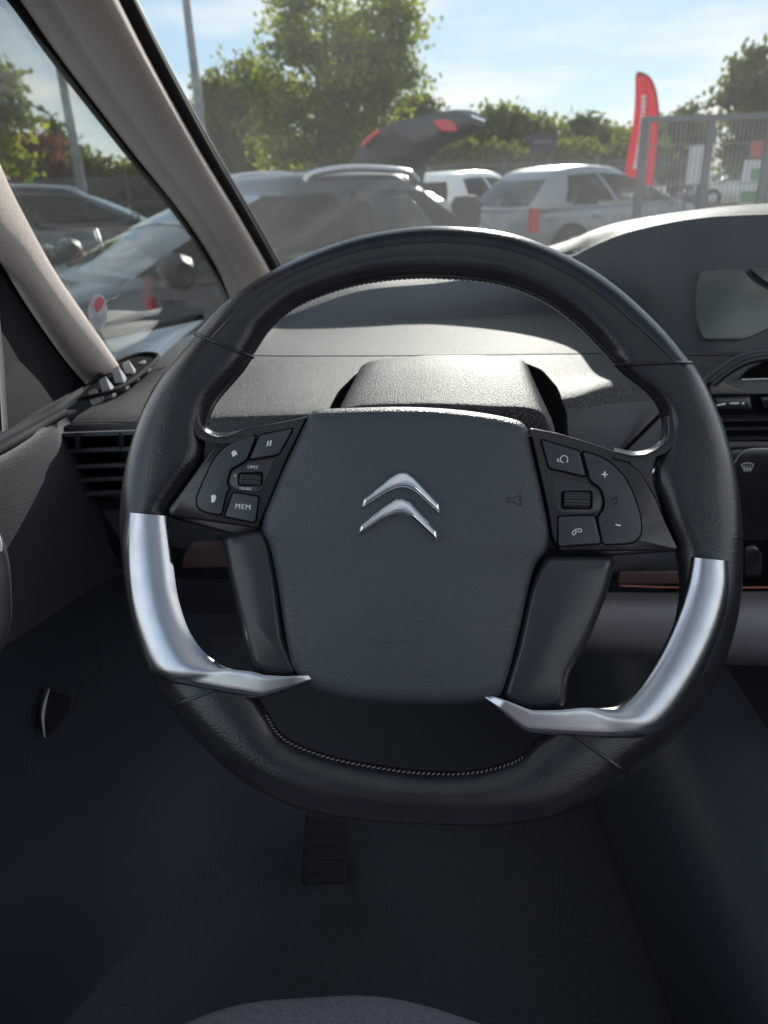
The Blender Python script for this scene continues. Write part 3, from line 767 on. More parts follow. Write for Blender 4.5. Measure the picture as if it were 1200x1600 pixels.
bk('glass_roof', [[Vector((-.34, .56, 1.56)), Vector((-.34, -.6, 1.60)), Vector((-.34, -2, 1.56))], [Vector((.3, .56, 1.65)), Vector((.3, -.6, 1.69)), Vector((.3, -2, 1.65))], [Vector((.94, .56, 1.58)), Vector((.94, -.6, 1.62)), Vector((.94, -2, 1.58))]], roof_glass, 4, 3, solid=.004)
sheet('floor', [(-.62, -2.1, .3), (1.2, -2.1, .3), (1.2, 1.5, .3), (-.62, 1.5, .3)], carpet)
sheet('bulkhead', [(-.62, 1.5, .3), (1.2, 1.5, .3), (1.2, 1.6, 1.02), (-.62, 1.6, 1.02)], carpet)
sheet('footwell_wall', [(-.64, -2.1, .3), (-.64, 1.55, .3), (-.60, 1.55, 1.0), (-.60, -2.1, 1.0)], door_low)
sheet('passenger_wall', [(1.2, -2.1, .3), (1.2, 1.55, .3), (1.2, 1.55, 1.03), (1.2, -2.1, 1.03)], door_low)
sheet('rear_wall', [(-.62, -2.05, .3), (1.2, -2.05, .3), (1.2, -2.1, 1.05), (-.62, -2.1, 1.05)], seat_m)
# centre console / tunnel
bk('centre_tunnel', [[Vector((.34, -.6, .32)), Vector((.34, .5, .32)), Vector((.34, 1.4, .32))], [Vector((.37, -.6, .52)), Vector((.37, .5, .52)), Vector((.37, 1.4, .6))], [Vector((.52, -.6, .55)), Vector((.52, .5, .55)), Vector((.52, 1.4, .62))], [Vector((.66, -.6, .32)), Vector((.66, .5, .32)), Vector((.66, 1.4, .32))]], door_low, 3, 3)

# round sticker on the quarter window
sc_ = P(153, 489, .845); st_ = empty('sticker', sc_); tag(st_, 'round pale sticker with a pink mark on the lower corner of the quarter window', 'sticker')
SY = .838
def smap(x, y, h): return P(x, y, SY - h) - sc_
plate('disc', [(153 + 15 * math.cos(a), 488 + 29 * math.sin(a) ) for a in np.linspace(0, 2 * math.pi, 25)[:-1]], smap, 0, .0012, .0004, mat('sticker_pale', (.55, .54, .56), .6), st_, bpx=.6, back=True)
plate('pink_mark', [(146, 478), (150, 466), (158, 463), (163, 470), (159, 482), (150, 489)], smap, .001, .0018, .0002, pink_m, st_, bpx=.4, r=3)
plate('grey_mark', [(143, 497), (163, 490), (165, 500), (150, 511)], smap, .001, .0018, .0002, mat('sticker_grey', (.4, .41, .45), .6), st_, bpx=.4, r=3)

# ================================================================== DASHBOARD
dash = empty('dashboard', (.2, .9, .9)); tag(dash, 'dark grained dashboard with raised cowl, air vents and centre screen', 'dashboard')
D0 = Vector((.2, .9, .9))
def dk(name, rows, m, nu=6, nv=4, solid=0.0, ang=40, parent=dash):
    vs, fs = loft(rows, nu, nv); return mk(name, [v - D0 for v in vs], fs, m, parent, solid=solid, ang=ang)
def dmap(Y0, tilt=0.0, yref=600):
    """map for plates lying on a dash face at distance Y0, leaning by tilt metres per pixel row"""
    return lambda x, y, h: P(x, y, Y0 + (yref - y) * tilt - h) - D0

# near pad: ridge -> front edge -> front face
ridge = [(225, 585, .86), (330, 556, .88), (430, 557, .86), (560, 557, .85), (720, 556, .85), (880, 554, .86), (1000, 553, .88), (1085, 556, .89), (1400, 556, .89), (2000, 580, .9)]
mid1 = [(185, 612, .78), (300, 600, .77), (420, 600, .74), (540, 600, .74), (700, 598, .75), (880, 590, .78), (980, 580, .81), (1085, 580, .85), (1400, 580, .85), (2000, 610, .86)]
edge = [(128, 645, .69), (260, 642, .665), (400, 642, .65), (530, 638, .65), (700, 632, .67), (880, 618, .71), (960, 602, .75), (1085, 602, .82), (1400, 600, .82), (2000, 640, .83)]
fac1 = [(112, 660, .665), (250, 658, .64), (400, 660, .632), (530, 656, .632), (700, 650, .65), (880, 642, .69), (965, 630, .735), (1090, 625, .80), (1400, 620, .80), (2000, 660, .81)]
fac2 = [(108, 690, .66), (250, 690, .636), (400, 700, .63), (530, 700, .63), (700, 700, .648), (880, 700, .688), (970, 690, .73), (1095, 690, .795), (1400, 690, .795), (2000, 720, .8)]
dk('lower_pad', [PL(*ridge), PL(*mid1), PL(*edge), PL(*fac1)], dash_soft, 6, 5)
fac3 = [(125, 780, .66), (250, 790, .64), (400, 800, .64), (530, 800, .64), (700, 800, .66), (880, 800, .70), (980, 800, .74), (1100, 800, .80), (1400, 800, .80), (2000, 830, .81)]
fac4 = [(180, 890, .68), (260, 890, .66), (400, 890, .66), (530, 890, .66), (700, 890, .68), (880, 890, .72), (980, 890, .76), (1100, 890, .81), (1400, 890, .81), (2000, 930, .82)]
fac5 = [(240, 960, .78), (290, 960, .78), (400, 960, .8), (530, 960, .8), (700, 960, .82), (880, 960, .84), (980, 960, .86), (1100, 960, .9), (1400, 960, .9), (2000, 1000, .9)]
dk('front_face', [PL(*fac1), PL(*fac2), PL(*fac3), PL(*fac4), PL(*fac5)], dash_dark, 6, 4)
MB().tube([P(a, b, c) - D0 for a, b, c in ((1040, 640, .755), (1005, 675, .738), (965, 715, .722))], .0022, 8).build('panel_seam', gap_m, dash)
# shelf behind the ridge
shelf = [(320, 500, 1.30), (370, 500, 1.25), (430, 514, 1.20), (560, 504, 1.17), (720, 495, 1.15), (880, 487, 1.13), (1000, 515, 1.02), (1085, 548, .915), (1400, 548, .915), (2000, 570, .92)]
sh2 = [(270, 540, 1.02), (350, 532, 1.0), (430, 535, .98), (560, 533, .97), (720, 530, .965), (880, 526, .96), (1000, 540, .93), (1085, 552, .9), (1400, 552, .9), (2000, 575, .91)]
rdg2 = [(a, b - 1.5, c + .004) for a, b, c in ridge]
dk('shelf', [PL(*shelf), PL(*sh2), PL(*rdg2)], cowl_m, 6, 4)
# raised cowl
cf0 = [(319, 501, 1.30), (371, 501, 1.25), (430, 515, 1.198), (560, 505, 1.168), (700, 497, 1.15), (870, 489, 1.13), (930, 498, 1.09), (985, 512, 1.02), (1083, 549, .913), (1200, 549, .913), (1400, 549, .913), (2000, 571, .918)]
cf1 = [(319, 497, 1.305), (371, 494, 1.265), (431, 507, 1.22), (560, 484, 1.19), (700, 470, 1.17), (870, 448, 1.13), (930, 440, 1.08), (985, 440, 1.02), (1083, 445, .94), (1200, 444, .93), (1400, 445, .93), (2000, 470, .94)]
cf2 = [(318, 494, 1.31), (372, 488, 1.28), (432, 498, 1.24), (560, 455, 1.23), (700, 440, 1.22), (870, 408, 1.15), (930, 383, 1.10), (985, 362, 1.05), (1083, 342, .99), (1200, 335, .975), (1400, 332, .97), (2000, 370, .97)]
cf3 = [(318, 491, 1.34), (373, 483, 1.31), (433, 493, 1.27), (560, 447, 1.30), (700, 431, 1.29), (870, 387, 1.22), (930, 364, 1.18), (985, 350, 1.14), (1083, 335, 1.09), (1200, 325, 1.075), (1400, 320, 1.07), (2000, 358, 1.07)]
cf4 = [(318, 492, 1.42), (375, 483, 1.42), (435, 487, 1.42), (560, 450, 1.46), (700, 436, 1.46), (870, 395, 1.42), (930, 374, 1.4), (985, 360, 1.38), (1083, 345, 1.34), (1200, 335, 1.33), (1400, 332, 1.32), (2000, 368, 1.3)]
cf5 = [(310, 560, 1.62), (375, 560, 1.62), (435, 560, 1.65), (560, 540, 1.7), (700, 520, 1.7), (870, 500, 1.7), (930, 490, 1.7), (985, 480, 1.7), (1083, 470, 1.66), (1200, 465, 1.64), (1400, 460, 1.6), (2000, 470, 1.55)]
dk('display_cowl', [PL(*cf0), PL(*cf1), PL(*cf2)], dash_dark, 6, 5)
dk('cowl_top', [PL(*cf2), PL(*cf3), PL(*cf4), PL(*cf5)], cowl_m, 6, 5)
# screen in the cowl
SC = lambda x, y, h: P(x, y, .902 + (548 - y) * .00021 - h) - D0
plate('display_glass', [(1094, 424), (1158, 420), (1178, 440), (1230, 470), (1230, 500), (1165, 531), (1098, 531), (1087, 500), (1087, 455)], SC, -.03, .002, .002, screen_m, dash, r=8, bpx=2)
plate('display_glass', [(1172, 420), (1280, 414), (1290, 470), (1240, 466), (1192, 438)], SC, -.03, .002, .002, screen_m, dash, r=4, bpx=2)
# left end vent
LV = lambda x, y, h: P(x, y, .650 - h) - D0
plate('vent_frame', [(88, 676), (104, 662), (250, 660), (260, 690), (255, 778), (130, 778), (96, 735)], LV, -.06, .004, .004, dash_dark, dash, r=10, bpx=4)
plate('vent_recess', [(99, 682), (245, 676), (245, 768), (134, 768), (104, 730)], LV, .003, .0052, .001, gap_m, dash, r=4, bpx=2)
for (y0, x0) in ((674, 96), (699, 104), (724, 108), (745, 120), (766, 134)):
    vs, fs = loft([PL((x0, y0 + 3, .628), (180, y0, .622), (250, y0 - 2, .618)), PL((x0 + 3, y0 - 1, .652), (180, y0 - 3, .648), (250, y0 - 6, .645))], 4, 1)
    mk('louvre', [v - D0 for v in vs], fs, dash_dark, dash, solid=.0035)
for xx in (112, 180):
    vs, fs = loft([PL((xx, 676, .64), (xx + 1, 702, .64)), PL((xx + 6, 676, .62), (xx + 6, 702, .62))], 1, 1)
    mk('guide_vane', [v - D0 for v in vs], fs, satin, dash, solid=.004)
plate('switch_blank', [(126, 780), (260, 780), (260, 800), (235, 905), (182, 868), (150, 830)], LV, -.03, .003, .003, gloss_black, dash, r=6, bpx=4)
plate('switch_recess', [(158, 796), (220, 797), (215, 850), (188, 845)], LV, .0025, .0045, .001, dash_dark, dash, r=4, bpx=2)
# knee panel seen through the wheel's left opening
plate('knee_panel', [(262, 815), (360, 815), (372, 905), (262, 905)], LV, -.02, .006, .003, gloss_black, dash, r=4)
plate('coin_tray', [(292, 822), (345, 826), (352, 845), (296, 838)], LV, .005, .009, .001, satin, dash, r=3, bpx=2)
plate('brown_reflection', [(285, 872), (300, 845), (350, 842), (362, 886), (285, 888)], LV, .005, .0085, .002, mat('reflection_brown', (.10, .06, .045), .3), dash, r=4, bpx=2)  # a brown reflection, built as a coloured plate
# demister vent on top of the pad, left end
DV = [(122, 631, .745), (152, 627, .735), (187, 616, .755), (222, 592, .82), (249, 564, .90), (224, 560, .92), (186, 571, .87), (150, 601, .80)]
def dv(a, b, c, up=0.0): return P(a, b, c) - D0 + Vector((0, 0, up))
fr = MB(); fr.tube(cr([dv(a, b, c, .006) for a, b, c in DV], 4, True), .0022, 8, True); dvo = fr.build('demister_vent', rubber, dash)
ctr = sum((dv(*q) for q in DV), Vector()) / 8
loopv = cr([dv(a, b, c, .0045) for a, b, c in DV], 4, True)
mk('vent_well', [v + Vector((0, 0, .0)) for v in loopv] + [ctr + Vector((0, 0, .004))], [(i, (i + 1) % len(loopv), len(loopv)) for i in range(len(loopv))], gap_m, dvo)
for (x0, y0, x1, y1, Y) in ((146, 615, 161, 628, .76), (162, 596, 182, 624, .775), (181, 580, 202, 611, .81), (197, 571, 219, 597, .85), (221, 570, 232, 582, .89)):
    q = [v_ + Vector((0, -.012, .005)) for v_ in (P(x0, y0, Y), P(x0 + 10, y0 - 5, Y), P(x1 + 1, y1 - 3, Y - .015), P(x1 - 12, y1 + 3, Y - .015))]
    mk('fin', [v - D0 for v in q] + [v - D0 + Vector((.004, .006, -.012)) for v in q], [(0, 1, 2, 3), (4, 5, 6, 7), (0, 1, 5, 4), (1, 2, 6, 5), (2, 3, 7, 6), (3, 0, 4, 7)], mat('fin_grey', (.5, .5, .52), .4) if 'fin_grey' not in MATS else MATS['fin_grey'], dvo, smooth=False)

# centre stack at the right
CS = lambda x, y, h: P(x, y, .80 - (y - 600) * .00006 - h) - D0
plate('centre_surround', [(1082, 604), (1165, 549), (1420, 549), (1420, 930), (1100, 930)], CS, -.05, .003, .004, satin, dash, r=6, bpx=4)
# bright diagonal arcs
def arc_tube(name, pts, r_, m, Y=.785):
    MB().tube(cr([P(a, b, Y) - D0 for a, b in pts], 5), r_, 10).build(name, m, dash)
arc_tube('curved_trim', [(1090, 606), (1128, 578), (1170, 556), (1260, 550)], .0045, satin, .79)
arc_tube('curved_trim', [(1112, 600), (1145, 575), (1185, 560), (1260, 556)], .005, gloss_black, .785)
plate('vent_recess', [(1158, 592), (1176, 574), (1205, 564), (1300, 560), (1300, 592)], CS, .002, .008, .002, gap_m, dash, r=5, bpx=2)
arc_tube('bright_trim_line', [(1158, 593), (1200, 592), (1300, 590)], .0012, silver, .785)
plate('tray_lip', [(1108, 602), (1122, 594), (1165, 613), (1110, 615)], CS, .002, .009, .002, mat('tray_brown', (.16, .13, .12), .5), dash, r=3, bpx=2)
plate('vent_recess', [(1108, 616), (1320, 613), (1320, 690), (1112, 690)], CS, .002, .006, .002, gap_m, dash, r=4, bpx=2)
tw = plate('thumb_wheel', [(1114, 620), (1172, 618), (1176, 640), (1118, 641)], CS, .002, .014, .006, satin, dash, r=5, bpx=5)
plate('dash_mark', [(1120, 632), (1134, 629.5), (1134, 632), (1120, 634.5)], CS, .013, .0148, .0003, white_print, tw, bpx=.3)
plate('dash_mark', [(1140, 629), (1155, 628.6), (1155, 631.2), (1140, 631.6)], CS, .013, .0148, .0003, white_print, tw, bpx=.3)
plate('dash_mark', [(1159, 628.5), (1163, 628.5), (1163, 632), (1159, 632)], CS, .013, .0148, .0003, white_print, tw, bpx=.3, r=1.5)
plate('switch_blank', [(1186, 619), (1300, 619), (1300, 640), (1192, 640)], CS, .002, .012, .003, gloss_black, dash, r=5, bpx=3)
for yy in (648, 662, 677):
    vs, fs = loft([PL((1112, yy, .79), (1320, yy - 3, .79)), PL((1112, yy + 7, .775), (1320, yy + 4, .775))], 3, 1)
    mk('louvre', [v - D0 for v in vs], fs, satin, dash, solid=.003)
ts_ = plate('touch_screen', [(1128, 700), (1420, 694), (1420, 845), (1128, 845)], CS, .002, .010, .003, gloss_black, dash, r=24, bpx=4)
MB().tube(cr([CS(a, b, .0112) for a, b in [(1142, 735), (1148, 722), (1158, 708), (1172, 702), (1200, 701), (1300, 700)]], 5), .0009, 8).build('bright_outline', silver, ts_)
# windscreen demist symbol
ic = MB(); H_ = .0112
def icline(pts, w=.00042): ic.tube([CS(a, b, H_) for a, b in pts], w, 6)
icline([(1158.5, 726), (1163, 724), (1168, 723.4), (1173, 724), (1177.5, 726), (1173.5, 734.5), (1168, 733.3), (1162.5, 734.5), (1158.5, 726)])
for dx_ in (-4, 0, 4): icline([(1168 + dx_, 727), (1167 + dx_, 730), (1168.5 + dx_, 733), (1167.6 + dx_, 737)])
ic.build('demist_symbol', white_print, ts_)
plate('stack_gap', [(1100, 846), (1420, 846), (1420, 925), (1100, 925)], CS, .002, .005, .001, gap_m, dash, bpx=2)
plate('rotary_knob', [(1160, 852), (1180, 850), (1192, 862), (1192, 902), (1160, 906)], CS, .004, .018, .006, gloss_black, dash, r=8, bpx=6)
arc_tube('red_trim_line', [(968, 915), (1060, 918), (1160, 918), (1300, 917)], .0010, mat('copper_trim', (.35, .10, .07), .35), .74)
plate('copper_panel', [(968, 893), (1060, 892), (1062, 912), (964, 912)], lambda x, y, h: P(x, y, .745 - h) - D0, -.01, .004, .002, mat('copper_plastic', (.09, .045, .04), .35), dash, r=3, bpx=2)
# ledge under the centre stack
dk('glovebox_ledge', [PL((925, 925, .74), (1060, 926, .745), (1200, 924, .75), (1450, 922, .75)), PL((922, 945, .70), (1060, 948, .70), (1200, 952, .70), (1450, 950, .70)),
                      PL((915, 990, .69), (1060, 1000, .69), (1200, 1008, .685), (1450, 1010, .685)), PL((912, 1012, .71), (1060, 1026, .71), (1200, 1034, .71), (1450, 1036, .71)), PL((912, 1020, .8), (1060, 1034, .8), (1200, 1040, .8), (1450, 1042, .8))], ledge_m, 4, 4)

# ================================================================== STEERING COLUMN
colm = empty('steering_column', (.04, .56, 1.0)); tag(colm, 'dark steering column cover with a sunlit hood top behind the wheel', 'steering column')
C0 = Vector((.04, .56, 1.0))
def ck(name, rows, m, nu=5, nv=4, ang=40, solid=0):
    vs, fs = loft(rows, nu, nv); return mk(name, [v - C0 for v in vs], fs, m, colm, ang=ang, solid=solid)
ck('hood', [PL((540, 640, .62), (556, 590, .63), (575, 566, .64), (640, 557, .645), (700, 555, .645), (770, 556, .645), (815, 562, .64), (832, 590, .635), (850, 640, .63)),
            PL((530, 655, .58), (546, 608, .58), (570, 585, .59), (640, 578, .595), (700, 577, .595), (770, 579, .595), (822, 588, .59), (842, 615, .585), (862, 655, .58)),
            PL((520, 700, .52), (528, 645, .53), (552, 626, .535), (640, 618, .54), (700, 618, .54), (770, 621, .54), (835, 630, .535), (856, 655, .53), (872, 700, .52)),
            PL((518, 720, .51), (526, 665, .515), (550, 648, .52), (640, 642, .52), (700, 642, .52), (770, 645, .52), (838, 652, .52), (858, 675, .515), (874, 720, .51)),
            PL((520, 760, .505), (530, 720, .508), (560, 700, .51), (640, 700, .51), (700, 700, .51), (770, 700, .51), (830, 705, .51), (850, 730, .508), (870, 760, .505))], shroud_m, 5, 5, ang=60)
HB = lambda x, y, h: P(x, y, .67 - h) - C0
plate('hood_gap_shade', [(500, 720), (508, 650), (528, 612), (556, 584), (585, 570), (640, 562), (760, 561), (822, 567), (848, 578), (872, 606), (886, 645), (890, 720)], HB, -.01, .02, .006, gap_m, colm, bpx=5, r=6)  # near-black plate stands in for the shaded gap around the hood
ck('column_tube', [[Vector((.03 + .09 * math.cos(a), Y, zc + .08 * math.sin(a))) for a in np.linspace(0, 2 * math.pi, 17)] for Y, zc in ((.47, 1.06), (.56, 1.03), (.66, .99), (.8, .93))], satin, 1, 1)


# ================================================================== DOOR
door = empty('driver_door', (-.45, .5, .6)); tag(door, 'grey grained driver door panel with black mirror corner at the left', 'door')
Q0 = Vector((-.45, .5, .6))
def qk(name, rows, m, nu=5, nv=4, ang=40, solid=0.0):
    vs, fs = loft(rows, nu, nv); return mk(name, [v - Q0 for v in vs], fs, m, door, ang=ang, solid=solid)
qk('upper_panel', [PL((-250, 850, .34), (0, 706, .50), (80, 658, .60), (100, 642, .64), (120, 640, .70)), PL((-250, 880, .335), (0, 740, .49), (80, 690, .59), (98, 680, .63), (120, 680, .70)),
                   PL((-250, 1000, .33), (0, 860, .48), (90, 820, .575), (170, 800, .66), (240, 800, .75)), PL((-250, 1140, .34), (18, 1003, .475), (110, 940, .56), (200, 890, .67), (260, 870, .76))], door_m, 5, 5)
qk('lower_panel', [PL((-250, 1142, .345), (18, 1004, .48), (110, 941, .565), (200, 892, .675), (280, 872, .765)), PL((-250, 1300, .36), (0, 1130, .50), (110, 1060, .59), (210, 1000, .70), (320, 960, .80)),
                   PL((-250, 1600, .36), (-20, 1400, .50), (90, 1290, .60), (220, 1180, .74), (350, 1100, .86)), PL((-250, 1900, .34), (-20, 1750, .46), (100, 1600, .54), (260, 1420, .66), (400, 1250, .82))], door_low, 5, 4)
# window ledge: pad strip and black rubber line
qk('ledge_strip', [PL((-250, 815, .37), (0, 680, .53), (60, 647, .61), (100, 622, .66), (130, 604, .72)), PL((-250, 826, .355), (0, 688, .515), (60, 655, .59), (100, 631, .645), (128, 614, .70)), PL((-250, 836, .353), (0, 697, .513), (60, 664, .588), (100, 641, .64), (118, 630, .69))], mat('ledge_matte', (.045, .048, .056), .85, spec=.1), 5, 3)
MB().tube([v - Q0 for v in cr(PL((-250, 842, .35), (0, 703, .505), (60, 668, .58), (100, 645, .63)), 5)], .004, 10).build('rubber_strip', rubber, door)
# mirror corner
mc = PL((-40, 360, .64), (5, 432, .66), (60, 515, .73), (128, 604, .83), (60, 640, .66), (12, 672, .58), (4, 600, .60))
vsm = [v - Q0 for v in mc]
mk('mirror_corner', vsm, [(0, 1, 6), (1, 2, 4, 5, 6), (2, 3, 4)], mat('matte_black', (.009, .010, .014), .75, spec=.15), door, solid=.012, smooth=False)
MB().tube([v - Q0 for v in PL((-12, 420, .62), (1, 560, .59), (8, 674, .57))], .0022, 8).build('window_edge', mat('beige_edge', (.4, .36, .3), .6), door)
# grab handle at the frame edge
MB().tube([v - Q0 for v in cr(PL((-40, 800, .40), (-9, 858, .40), (0, 920, .395), (-4, 985, .395), (-40, 1060, .40)), 5)], .0065, 12).build('grab_handle', mat('handle_grey', (.07, .066, .07), .5), door)
MB().tube([v - Q0 for v in cr(PL((-25, 800, .393), (-8, 845, .39), (-6, 860, .389)), 4)], .0035, 8).build('handle_tip', white_print, door)
# bonnet release lever and speaker outline low down
qk('release_lever', [PL((76, 1076, .545), (82, 1080, .56), (112, 1092, .575)), PL((68, 1110, .54), (76, 1115, .55), (104, 1118, .575)), PL((70, 1150, .54), (76, 1150, .545), (88, 1140, .57))], satin, 4, 4, solid=.004)
MB().tube([v - Q0 for v in cr(PL((77, 1076, .541), (70, 1100, .537), (67, 1122, .535), (70, 1152, .535)), 5)], [.0004 + .0011 * math.sin(math.pi * i / 15) for i in range(16)], 8).build('lever_edge', mat('lever_bright', (.6, .52, .5), .3), door)
for pts in ([(62, 1090, .55), (52, 1130, .53), (46, 1210, .50)], [(130, 1062, .58), (112, 1110, .57), (78, 1142, .545)], [(150, 1000, .60), (156, 1040, .60), (150, 1076, .59)]):
    MB().tube([v - Q0 for v in cr(PL(*pts), 6)], .0006, 6).build('panel_edge', satin, door)

# ================================================================== SEAT AND PEDALS
seat = empty('driver_seat', (.02, .15, .6)); tag(seat, 'grey cloth driver seat cushion front at the bottom of the view', 'seat')
S0 = Vector((.02, .15, .6))
def sk(name, rows, m, nu=5, nv=4):
    vs, fs = loft(rows, nu, nv); return mk(name, [v - S0 for v in vs], fs, m, seat, ang=60)
fe = P(505, 1606, .36)
zs = fe.z
sk('cushion', [[Vector((-0.296, .28, zs - .12)), Vector((-0.171, .345, zs - .1)), Vector((-0.071, .36, zs - .1)), Vector((0.029, .345, zs - .1)), Vector((0.204, .30, zs - .12))],
               [Vector((-0.296, .29, zs - .05)), Vector((-0.171, .36, zs - .02)), Vector((-0.071, .375, zs - .018)), Vector((0.029, .365, zs - .02)), Vector((0.204, .31, zs - .05))],
               [Vector((-0.309, .27, zs - .02)), Vector((-0.171, .335, zs)), Vector((-0.071, .35, zs + .0)), Vector((0.029, .34, zs - .003)), Vector((0.216, .28, zs - .02))],
               [Vector((-0.321, .0, zs + .0)), Vector((-0.171, .0, zs - .02)), Vector((-0.071, .0, zs - .02)), Vector((0.054, .0, zs - .02)), Vector((0.254, .0, zs + .0))],
               [Vector((-0.321, -.25, zs - .02)), Vector((-0.171, -.25, zs - .04)), Vector((-0.071, -.25, zs - .04)), Vector((0.054, -.25, zs - .04)), Vector((0.254, -.25, zs - .02))]], seat_m)
sk('backrest', [[Vector((-.22, -.22, zs - .03)), Vector((0, -.27, zs - .03)), Vector((.24, -.22, zs - .03))], [Vector((-.22, -.32, zs + .3)), Vector((0, -.37, zs + .3)), Vector((.24, -.32, zs + .3))], [Vector((-.2, -.42, zs + .62)), Vector((0, -.46, zs + .65)), Vector((.22, -.42, zs + .62))]], seat_m)

def pedal(label, px0, py0, px1, py1, Y):
    c = P((px0 + px1) / 2, (py0 + py1) / 2, Y); root = empty('pedal', c); tag(root, label, 'pedal')
    pm = lambda x, y, h: P(x, y, Y - (y - py0) * .0003 - h) - c
    pad_ = plate('pad', [(px0, py0), (px1, py0), (px1 - 3, py1), (px0 - 8, py1 + 3)], pm, -.012, .004, .003, mat('pedal_rubber', (.022, .024, .028), .7) if 'pedal_rubber' not in MATS else MATS['pedal_rubber'], root, r=8, bpx=4, back=True)
    for k in range(5):
        yy = py0 + (py1 - py0) * (k + .7) / 5.4
        plate('rib', [(px0 + 6, yy), (px1 - 8, yy), (px1 - 8, yy + 4), (px0 + 4, yy + 4)], pm, .003, .007, .001, MATS['pedal_rubber'], pad_, bpx=1)
    MB().tube([pm((px0 + px1) / 2, (py0 + py1) / 2, -.014), Vector((0, .045, -.03)), Vector((0, .06, .305 - c.z))], .012, 8).build('arm', black_plastic, root)
pedal('ribbed brake pedal in the dark footwell below the wheel', 478, 1268, 545, 1380, .80)

# ================================================================== STEERING WHEEL
wc = CAM + fwd * WD + RT * ((WC[0] - 600) * WD / F) - UP * ((WC[1] - 800) * WD / F)
wheel = empty('steering_wheel'); wheel.matrix_world = Matrix.Translation(wc) @ ROT.to_4x4()
tag(wheel, 'black leather flat-bottomed steering wheel with satin silver inserts and twin chevron emblem', 'steering wheel')

ST = [  # outer, inner edge, clockwise from the top
    ((690, 353), (690, 436)), ((795, 364), (780, 446)), ((885, 398), (850, 473)), ((962, 446), (903, 512)), ((1030, 508), (940, 549)), ((1068, 552), (952, 562)),
    ((1096, 590), (975, 585)), ((1124, 650), (1016, 620)), ((1140, 700), (1034, 655)), ((1150, 745), (1030, 700)), ((1156, 785), (1020, 742)), ((1159, 825), (1034, 795)),
    ((1160, 870), (1056, 862)), ((1157, 935), (1062, 930)), ((1143, 1000), (1046, 1000)), ((1116, 1070), (1012, 1062)), ((1070, 1135), (965, 1102)), ((1012, 1190), (895, 1120)),
    ((945, 1242), (842, 1152)), ((872, 1276), (806, 1184)), ((785, 1290), (740, 1202)), ((680, 1289), (665, 1203)), ((565, 1282), (590, 1194)), ((455, 1260), (512, 1178)),
    ((372, 1216), (446, 1150)), ((312, 1162), (414, 1105)), ((264, 1104), (380, 1062)), ((238, 1062), (322, 1040)), ((214, 1000), (292, 1010)), ((199, 930), (272, 945)),
    ((191, 868), (263, 880)), ((188, 812), (262, 812)), ((192, 760), (288, 765)), ((203, 704), (316, 722)), ((222, 645), (322, 676)), ((248, 594), (336, 632)),
    ((284, 546), (380, 580)), ((318, 506), (402, 545)), ((352, 472), (424, 514)), ((424, 423), (468, 478)), ((520, 381), (540, 451)), ((604, 360), (614, 438))]
outer = cr(V2([s[0] for s in ST]), 5, True); inner = cr(V2([s[1] for s in ST]), 5, True)
NS = 28
def rim_pt(i, a, grow=0.0):
    o, q = outer[i % len(outer)], inner[i % len(outer)]
    mid = (o + q) / 2; hwd = (o - q) / 2
    c, s = math.cos(a), math.sin(a)
    wpx = hwd.length
    ht = .0155
    ex = 1.0 - .42 * max(0, min(1, (wpx - 42) / 18))
    cx = math.copysign(abs(c) ** ex, c)
    p = mid + hwd * cx * (1 + grow / max(.001, wpx * WD / F))
    # front side slightly ridged towards the outer edge
    h = s * (ht + grow)
    if s > 0: h *= 1 + .10 * c
    return Wl(p.x, p.y, h)
NO = len(outer)
def rim_section(i0, i1, name, m, grow=0.0):
    vs, fs = [], []
    ids = list(range(i0, i1 + 1))
    for i in ids:
        for k in range(NS): vs.append(rim_pt(i, 2 * math.pi * k / NS, grow))
    for a in range(len(ids) - 1):
        for k in range(NS):
            k2 = (k + 1) % NS
            fs.append((a * NS + k, (a + 1) * NS + k, (a + 1) * NS + k2, a * NS + k2))
    fs.append(tuple(range(NS))); fs.append(tuple(range((len(ids) - 1) * NS, len(ids) * NS)))
    return mk(name, vs, fs, m, wheel, ang=60)
iR, iL = 27, 183      # seam stations at the right and left grip
iBR, iBL = 87, 130    # seams of the lower grip
rim_section(iL - NO, iR, 'upper_grip', leather)
rim_section(iR, iBR, 'side_grip', leather_low, .0006)
rim_section(iBL, iL, 'side_grip', leather_low, .0006)
rim_section(iBR, iBL, 'lower_grip', leather_low)
for i in (iR, iL, iBR, iBL):
    MB().tube([rim_pt(i, 2 * math.pi * k / 32, .0004) for k in range(32)], .0011, 8, True).build('grip_seam', leather_low, wheel)
MB().tube([rim_pt(i, 1.15, -.0001) for i in range(iL - NO, iR + 1)], .0007, 6).build('rim_highlight_ridge', leather, wheel)  # raised leather line, added to catch a highlight along the upper rim
stt = MB()
def stitch(i0, i1, a, step=1):
    for i in range(i0, i1, step):
        for f in (0.15, .65):
            p = rim_pt(i, a, .0003).lerp(rim_pt(i + 1, a, .0003), f); q = rim_pt(i, a - .13, .0005).lerp(rim_pt(i + 1, a - .13, .0005), f + .28)
            stt.tube([p, (p + q) / 2 + Vector((0, 0, .0005)), q], .00042, 5)
stitch(iL - NO + 1, iR - 1, math.pi - .18); stitch(94, 124, math.pi - .5)
tag(stt.build('stitching', thread, wheel), kind='stuff')

